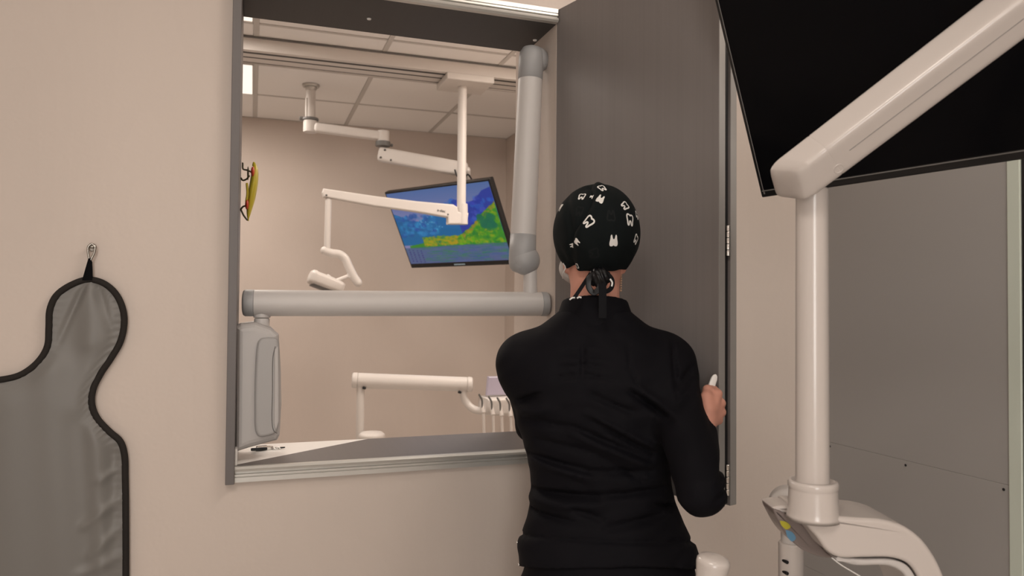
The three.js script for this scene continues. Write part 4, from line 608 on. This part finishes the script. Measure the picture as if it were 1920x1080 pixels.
  for (const [x, z] of [[-0.09, 0.03], [0.12, 0.01]]) { const s = bone(V(x, 0.04, z + 0.02), V(x, 0.032, z - 0.14), 0.042, 0.036), u = bone(V(x, 0.06, z), V(x, 0.09, z), 0.04, 0.042); localPart('shoe', surface((a, b, c) => Math.max(smin(s(a, b, c), u(a, b, c), 0.03), -b), [x - 0.07, -0.02, z - 0.21], [x + 0.07, 0.16, z + 0.1], 0.006), M.black, person); }

  // body: trunk, arms and legs under the clothes, head and hands on finer grids, joined into one geometry
  const neck = bone(V(-0.003, 1.33, 0.004), V(-0.003, 1.50, -0.012), 0.0515, 0.0475);
  const trunk = (x, y, z) => { let d = torso(x, Math.min(y, 1.39), z) + 0.012; d = Math.max(d, y - 1.40, 0.76 - y); d = smin(d, upR(x, y, z) + 0.008, 0.02); d = smin(d, upL(x, y, z) + 0.008, 0.02); d = smin(d, foR(x, y, z) + 0.005, 0.01); d = smin(d, foL(x, y, z) + 0.006, 0.01); for (const l of leg) d = smin(d, l(x, y, z) + 0.014, 0.02); return smin(d, neck(x, y, z), 0.012); };
  const pieces = [surface((x, y, z) => Math.max(trunk(x, y, z), y - 1.43), [-0.26, 0.01, -0.38], [0.30, 1.45, 0.33], 0.0105)];
  const skull = ball(V(-0.003, 1.545, 0.002), 0.066, 0.078, 0.086), jaw = ball(V(-0.003, 1.485, -0.040), 0.056, 0.068, 0.052), chin = ball(V(-0.003, 1.435, -0.072), 0.026, 0.02, 0.022), nose = bone(V(-0.003, 1.535, -0.088), V(-0.003, 1.500, -0.107), 0.008, 0.0125), brow = ball(V(-0.003, 1.552, -0.072), 0.055, 0.02, 0.024), lips = ball(V(-0.003, 1.462, -0.090), 0.021, 0.0085, 0.009);
  const ears = [-1, 1].map((s) => ball(V(-0.003 + s * 0.060, 1.500, -0.006), 0.006, 0.029, 0.017)), eyes = [-1, 1].map((s) => ball(V(-0.003 + s * 0.031, 1.533, -0.083), 0.013, 0.008, 0.010));
  const head = (x, y, z) => { let d = smin(skull(x, y, z), jaw(x, y, z), 0.03); d = smin(d, chin(x, y, z), 0.02); d = smin(d, brow(x, y, z), 0.02); d = smax(d, -eyes[0](x, y, z) - 0.004, 0.01); d = smax(d, -eyes[1](x, y, z) - 0.004, 0.01); d = smin(d, nose(x, y, z), 0.012); d = smin(d, lips(x, y, z), 0.006); d = smin(d, Math.min(ears[0](x, y, z), ears[1](x, y, z)), 0.006); return smin(d, neck(x, y, z), 0.02); };
  pieces.push(surface((x, y, z) => Math.max(head(x, y, z), 1.395 - y), [-0.11, 1.38, -0.14], [0.11, 1.66, 0.12], 0.0036));
  // right hand: a fist round a white stick at the edge of the door
  const W = V(0.2056,1.19,0.0877), pk = [V(0.2273,1.2352,0.0661), V(0.2338,1.2178,0.062), V(0.2349,1.2008,0.0614), V(0.2294,1.1862,0.0658)], finger = [];
  const inner = [V(0.2242,1.2317,0.0281), V(0.2301,1.2117,0.023), V(0.2302,1.1941,0.0226), V(0.225,1.1807,0.0299)], tip = [V(0.2093,1.2266,0.0478), V(0.2107,1.2091,0.0452), V(0.2108,1.1948,0.0449), V(0.2102,1.1832,0.0487)];
  const rr = [0.0088, 0.0090, 0.0086, 0.0076];
  pk.forEach((p, i) => { const mid = p.clone().lerp(inner[i], 0.5).add(V(0.0055, 0, -0.004)); finger.push([bone(p, mid, rr[i], rr[i] * 0.95), bone(mid, inner[i], rr[i] * 0.95, rr[i] * 0.88), bone(inner[i], tip[i], rr[i] * 0.88, rr[i] * 0.78)]); });
  const palm = pk.map((p, i) => bone(W.clone().add(V(-0.002, 0.004 - 0.003 * i, 0)), p, 0.0145, [0.0092, 0.0096, 0.0092, 0.0080][i])); palm.push(bone(V(0.2102,1.2011,0.0824), V(0.2193,1.223,0.0738), 0.012, 0.011));
  const th0 = V(0.2075,1.2088,0.0879), th1 = V(0.2059,1.2303,0.0785), th2 = V(0.2103,1.2424,0.0612), th3 = V(0.2245,1.2423,0.0394), thumb = [bone(th0, th1, 0.0135, 0.0108), bone(th1, th2, 0.0102, 0.0088), bone(th2, th3, 0.0088, 0.0072)];
  const fist = (x, y, z) => { let d = palm[0](x, y, z); for (let i = 1; i < palm.length; i++) d = smin(d, palm[i](x, y, z), 0.006); for (const f of finger) { let e = f[0](x, y, z); e = smin(e, f[1](x, y, z), 0.005); e = smin(e, f[2](x, y, z), 0.004); d = smin(d, e, 0.003); } let t = thumb[0](x, y, z); t = smin(t, thumb[1](x, y, z), 0.006); t = smin(t, thumb[2](x, y, z), 0.005); d = smin(d, t, 0.006); return smin(d, foR(x, y, z) + 0.005, 0.012); };
  pieces.push(surface((x, y, z) => Math.max(fist(x, y, z), 1.13 - y), [0.15, 1.12, 0.0], [0.30, 1.27, 0.17], 0.0026));
  // left hand: relaxed, before her, over the sill
  const q0 = wrL, fw = V(0.45, -0.05, -0.89).normalize(), sd = V(0.89, 0, 0.45), lf = [];
  const lp = [];
  for (let i = 0; i < 4; i++) { const m = q0.clone().addScaledVector(fw, 0.075).addScaledVector(sd, -0.03 + 0.02 * i), l = [0.036, 0.042, 0.039, 0.03][i], p = m.clone().addScaledVector(fw, l).add(V(0, -0.006, 0)), d = p.clone().addScaledVector(fw, l * 0.6).add(V(0, -0.014, 0)); lp.push(bone(q0, m, 0.018, 0.0115)); lf.push([bone(m, p, 0.0092, 0.0085), bone(p, d, 0.0085, 0.0072)]); }
  const lt = [bone(q0.clone().addScaledVector(fw, 0.02).addScaledVector(sd, 0.02), q0.clone().addScaledVector(fw, 0.055).addScaledVector(sd, 0.05), 0.014, 0.0105), bone(q0.clone().addScaledVector(fw, 0.055).addScaledVector(sd, 0.05), q0.clone().addScaledVector(fw, 0.085).addScaledVector(sd, 0.058).add(V(0, -0.008, 0)), 0.0102, 0.008)];
  const lhand = (x, y, z) => { let d = 9; for (const p of lp) d = smin(d, p(x, y, z), 0.012); for (const f of lf) d = smin(d, smin(f[0](x, y, z), f[1](x, y, z), 0.004), 0.004); d = smin(d, smin(lt[0](x, y, z), lt[1](x, y, z), 0.006), 0.006); return smin(d, foL(x, y, z) + 0.006, 0.012); };
  pieces.push(surface((x, y, z) => Math.max(lhand(x, y, z), z + 0.30), [-0.07, 1.02, -0.49], [0.17, 1.18, -0.28], 0.0032));
  localPart('body', mergeGeometries(pieces), M.skin, person);
  for (const s of [-1, 1]) localPart('eye', new THREE.SphereGeometry(0.0105, 20, 14).translate(-0.003 + s * 0.031, 1.533, -0.079), M.white, person);

  // face mask, its near edge shows beside the cheek
  const msk = ball(V(-0.014, 1.478, -0.058), 0.062, 0.040, 0.060);
  localPart('face_mask', surface((x, y, z) => Math.max(Math.abs(msk(x, y, z)) - 0.0016, z + 0.022 + (x > 0 ? 0.02 : 0)), [-0.10, 1.40, -0.14], [0.10, 1.54, 0.0], 0.0028), M.mask, person);
  localPart('mask_strap', pipe([V(-0.0669,1.4538,0.0188), V(-0.0652,1.4638,0.0339), V(-0.0609,1.4742,0.0387), V(-0.0656,1.4831,0.0294)].map((p) => p), 0.0012, 20, 6)[0], M.mask, person);
  // hair under the cap, at the nape
  // cap: an egg drawn round the head, laid out on an azimuthal map centred on the back of the head
  const cc = V(0.0, V(-0.0007,1.5458,0.0033).y, 0.002), rx = 0.0875, ry = 0.0985, rz = 0.108, up2 = [], NU = 120, NV = 90;
  const capPoint = (th, ph) => {                         // th round the vertical axis from the back, ph from the crown down
    const low = 2.36 + 0.17 * Math.cos(th) - 0.25 * smooth(-0.2, -1, Math.cos(th)), p = ph * low;
    const ux = Math.sin(th) * Math.sin(p), uy = Math.cos(p), uz = Math.cos(th) * Math.sin(p);
    let k = 1;
    const X = ux * rx, Y = uy * ry;
    // overlapped fold running from the crown down left of the middle, with soft pleats
    const line = -0.010 - 0.040 * smooth(0.085, -0.035, Y) + 0.006 * Math.sin(Y * 40), e = X - line;
    if (uz > 0) { k -= 0.11 * Math.exp(-((e / 0.006) ** 2)) * smooth(0.0, 0.3, uz); k -= 0.07 * smooth(0.0, -0.012, e) * smooth(-0.06, -0.012, e) * smooth(0, 0.4, uz); k -= 0.055 * Math.exp(-(((X + 0.052 + 0.1 * Y) / 0.006) ** 2)) * smooth(0, 0.4, uz); }
    k += 0.012 * Math.sin(th * 9 + 2 * Y * 30) * smooth(1.5, 2.2, p) + 0.010 * Math.sin(th * 5 + 1) * Math.sin(p * 3.1);
    k += 0.03 * Math.exp(-(((th - 0.2) / 0.5) ** 2 + ((p - 0.1) / 0.25) ** 2));
    const tuck = smooth(1.75, 2.3, p); // gathered in at the nape and brow
    return [V(cc.x + ux * rx * k * (1 - 0.02 * tuck), cc.y + uy * ry * k, cc.z + uz * rz * k * (1 - 0.06 * tuck)), V(ux, uy, uz)];
  };
  const pos = [], uv = [], idx = [];
  for (let j = 0; j <= NV; j++) for (let i = 0; i <= NU; i++) { const [p, n] = capPoint(-Math.PI + (i / NU) * Math.PI * 2, Math.max(0.0005, j / NV)), rho = Math.acos(clamp(n.z, -1, 1)) / Math.PI * 0.5, h = Math.hypot(n.x, n.y) || 1; pos.push(p.x, p.y, p.z); uv.push(0.5 + rho * n.x / h, 0.5 + rho * n.y / h); }
  for (let j = 0; j < NV; j++) for (let i = 0; i < NU; i++) { const a = j * (NU + 1) + i, b = a + 1, c = a + NU + 1, d = c + 1; idx.push(a, c, b, b, c, d); }
  const cg = new THREE.BufferGeometry(); cg.setAttribute('position', new THREE.Float32BufferAttribute(pos, 3)); cg.setAttribute('uv', new THREE.Float32BufferAttribute(uv, 2)); cg.setIndex(idx); cg.computeVertexNormals();
  const cv = document.createElement('canvas'); cv.width = cv.height = 2048; const x = cv.getContext('2d'); x.fillStyle = '#101516'; x.fillRect(0, 0, 2048, 2048);
  const tooth = (px, py, size, rot, fill, col = '#e4e2de') => {
    x.save(); x.translate(px, py); x.rotate(rot); x.scale(size / 20, size / 20); x.lineWidth = 3.6; x.strokeStyle = x.fillStyle = col; x.lineJoin = 'round'; x.beginPath();
    x.moveTo(-9, -6); x.bezierCurveTo(-9, -12, -3, -11, 0, -8.5); x.bezierCurveTo(3, -11, 9, -12, 9, -6); x.bezierCurveTo(9, -1, 7, 2, 7, 6); x.bezierCurveTo(7, 10, 5, 12, 3.6, 10); x.bezierCurveTo(2.4, 7, 2.4, 3, 0, 2.6); x.bezierCurveTo(-2.4, 3, -2.4, 7, -3.6, 10); x.bezierCurveTo(-5, 12, -7, 10, -7, 6); x.bezierCurveTo(-7, 2, -9, -1, -9, -6); x.closePath(); fill ? x.fill() : x.stroke(); x.restore();
  };
  const place = (px, py) => { const dx = (px - 1118) * 0.001 / rx, dy = (437 - py) * 0.00107 / ry, h = Math.hypot(dx, dy), rho = Math.asin(Math.min(0.99, h)) / Math.PI * 0.5; return [2048 * (0.5 + rho * dx / (h || 1)), 2048 * (0.5 - rho * dy / (h || 1))]; };
  const S = 64;
  for (const [px, py, s, r, f, c] of [[1087, 371, S, 0.15, 0], [1107, 371, S * 0.55, 0.4, 1], [1128, 361, S * 1.0, -0.5, 0], [1125, 384, S, 0.5 + Math.PI, 1], [1172, 394, S, 0.9, 0], [1181, 420, S * 1.15, 0.05, 0], [1197, 407, S, 0.4, 0], [1103, 426, S, 0.9, 0], [1150, 459, S * 1.1, Math.PI, 1], [1081, 461, S * 0.7, -0.9, 1], [1064, 469, S * 0.62, 1.5, 1], [1046, 392, S * 1.1, 0.5, 1], [1078, 503, S * 0.6, 1.2, 0], [1194, 453, S, 0.6, 0], [1145, 415, S, Math.PI, 0, '#1d1f20'], [1083, 403, S, 0.2, 0, '#1a1c1d'], [1113, 481, S, 1.4, 0, '#1a1c1d']]) tooth(...place(px, py), s, r, f, c);
  for (let i = 0; i < 46; i++) { const a = rnd() * 6.28, r = 560 + 440 * Math.sqrt(rnd()); tooth(1024 + r * Math.cos(a), 1024 + r * Math.sin(a), S, rnd() * 6.28, rnd() > 0.6, rnd() > 0.25 ? '#e4e2de' : '#1a1c1d'); }
  const tex = new THREE.CanvasTexture(cv); tex.colorSpace = THREE.SRGBColorSpace; tex.anisotropy = 8;
  const cap = localPart('cap', cg, phys(0xffffff, 0.9, { map: tex, side: THREE.DoubleSide, specularIntensity: 0.3 }), person, 'black cap with white tooth prints');
  // gathered band, bow and hanging tie at the nape
  const ribbon = (pts, w, th, face) => { const c = new THREE.CatmullRomCurve3(pts), st = []; for (let i = 0; i <= 40; i++) { const t = c.getTangent(i / 40), v = t.clone().cross(face).normalize(); st.push({ c: c.getPoint(i / 40), u: v, v: t.clone().cross(v).normalize(), a: w / 2, b: th / 2 }); } return loft(st, 4, 20); };
  const zf = V(0, 0, 1);
  localPart('tie', ribbon([V(0.0057,1.4633,0.0964), V(0.0107,1.4432,0.1004), V(0.0118,1.4131,0.1046), V(0.0119,1.3764,0.1138)], 0.0145, 0.0022, zf), M.tape, person, 'flat hanging tie end');
  localPart('tie', ribbon([V(-0.0104,1.4617,0.0881), V(-0.0224,1.4435,0.086), V(-0.0342,1.425,0.0929), V(-0.0439,1.4108,0.1008)], 0.0072, 0.002, zf), M.tape, person, 'second tie end towards the collar');
  const bowPts = [V(-0.0003,1.4593,0.0969), V(-0.0122,1.453,0.1032), V(-0.0141,1.4349,0.105), V(-0.0051,1.424,0.1037), V(0.0058,1.4331,0.1007), V(0.0037,1.4552,0.0984)];
  const bow2 = [V(0.0037,1.4593,0.0965), V(0.0197,1.4594,0.0947), V(0.0297,1.4475,0.0913), V(0.0278,1.4335,0.0902), V(0.0178,1.4273,0.0942), V(0.0078,1.4372,0.0985)];
  const gloss = phys(lin(0.004, 0.004, 0.005), 0.3, { specularIntensity: 0.5 });
  localPart('bow_loop', ribbon(bowPts, 0.011, 0.0025, zf), gloss, person); localPart('bow_loop', ribbon(bow2, 0.009, 0.0025, V(0.3, 0, 1).normalize()), M.tape, person);
  localPart('knot', surface((a, b, c) => { const p = V(0.0057,1.4536,0.0891); return ball(p, 0.021, 0.020, 0.016)(a, b, c) + 0.0012 * Math.sin(a * 700 + b * 300); }, [-0.035, 1.41, 0.03], [0.04, 1.51, 0.14], 0.0024), gloss, person);
  localPart('tie_print', ribbon([V(0.0256,1.4503,0.0988), V(0.0296,1.4434,0.0962), V(0.0287,1.4364,0.0952)], 0.0032, 0.0014, zf), M.white, person, 'white print on the tie');
  for (const [a, b] of [[V(-0.0499,1.4107,0.1014), V(-0.04,1.4148,0.1004)], [V(-0.0359,1.4138,0.1019), V(-0.0279,1.4149,0.1021)]]) localPart('tie_print', ribbon([a, a.clone().lerp(b, 0.5).add(V(0, 0.0015, 0.002)), b], 0.003, 0.0014, zf), M.white, person, 'white print by the collar');
  // beaded ear ornament at the right of the neck
  const beads = []; for (let i = 0; i < 9; i++) { const p = V(0.0497,1.4701,-0.0041).lerp(V(0.0489,1.4305,-0.0049), i / 8); beads.push(new THREE.SphereGeometry(0.0022, 10, 8).translate(p.x, p.y, p.z)); }
  localPart('earring', mergeGeometries(beads), std(lin(0.42, 0.27, 0.17), 0.35), person, 'beaded chain earring');

  // the stick in her hand
  const room = new THREE.Matrix4().makeRotationY(-0.44719).setPosition(V(0.6531,0,-1.3613)), way = [V(0.2281,1.2701,0.0417), V(0.2218,1.2539,0.044), V(0.2153,1.2338,0.0473), V(0.2137,1.207,0.0519), V(0.2171,1.1774,0.0559), V(0.2238,1.1557,0.0576)].map((q) => q.applyMatrix4(room)), sc = new THREE.CatmullRomCurve3(way), st = [];
  const t = thing('handle_stick', 'white plastic stick gripped in the right hand of the person', 'stick', way[5].clone());
  for (const [s, w] of [[0, 0.0012], [0.03, 0.0042], [0.1, 0.0062], [0.3, 0.0068], [0.6, 0.0062], [0.9, 0.005], [0.97, 0.0034], [1, 0.001]]) { const g = sc.getTangent(s), v = V(-0.328, 0, 0.944); st.push({ c: sc.getPoint(s), u: g.clone().cross(v).normalize(), v, a: w, b: w * 0.55 }); }
  part('shaft', loft(st, 2.6, 24), M.white, t);
}
scene.traverse((o) => { if (o.isMesh) delete o.userData.rootAt; });
renderer.render(scene, camera);
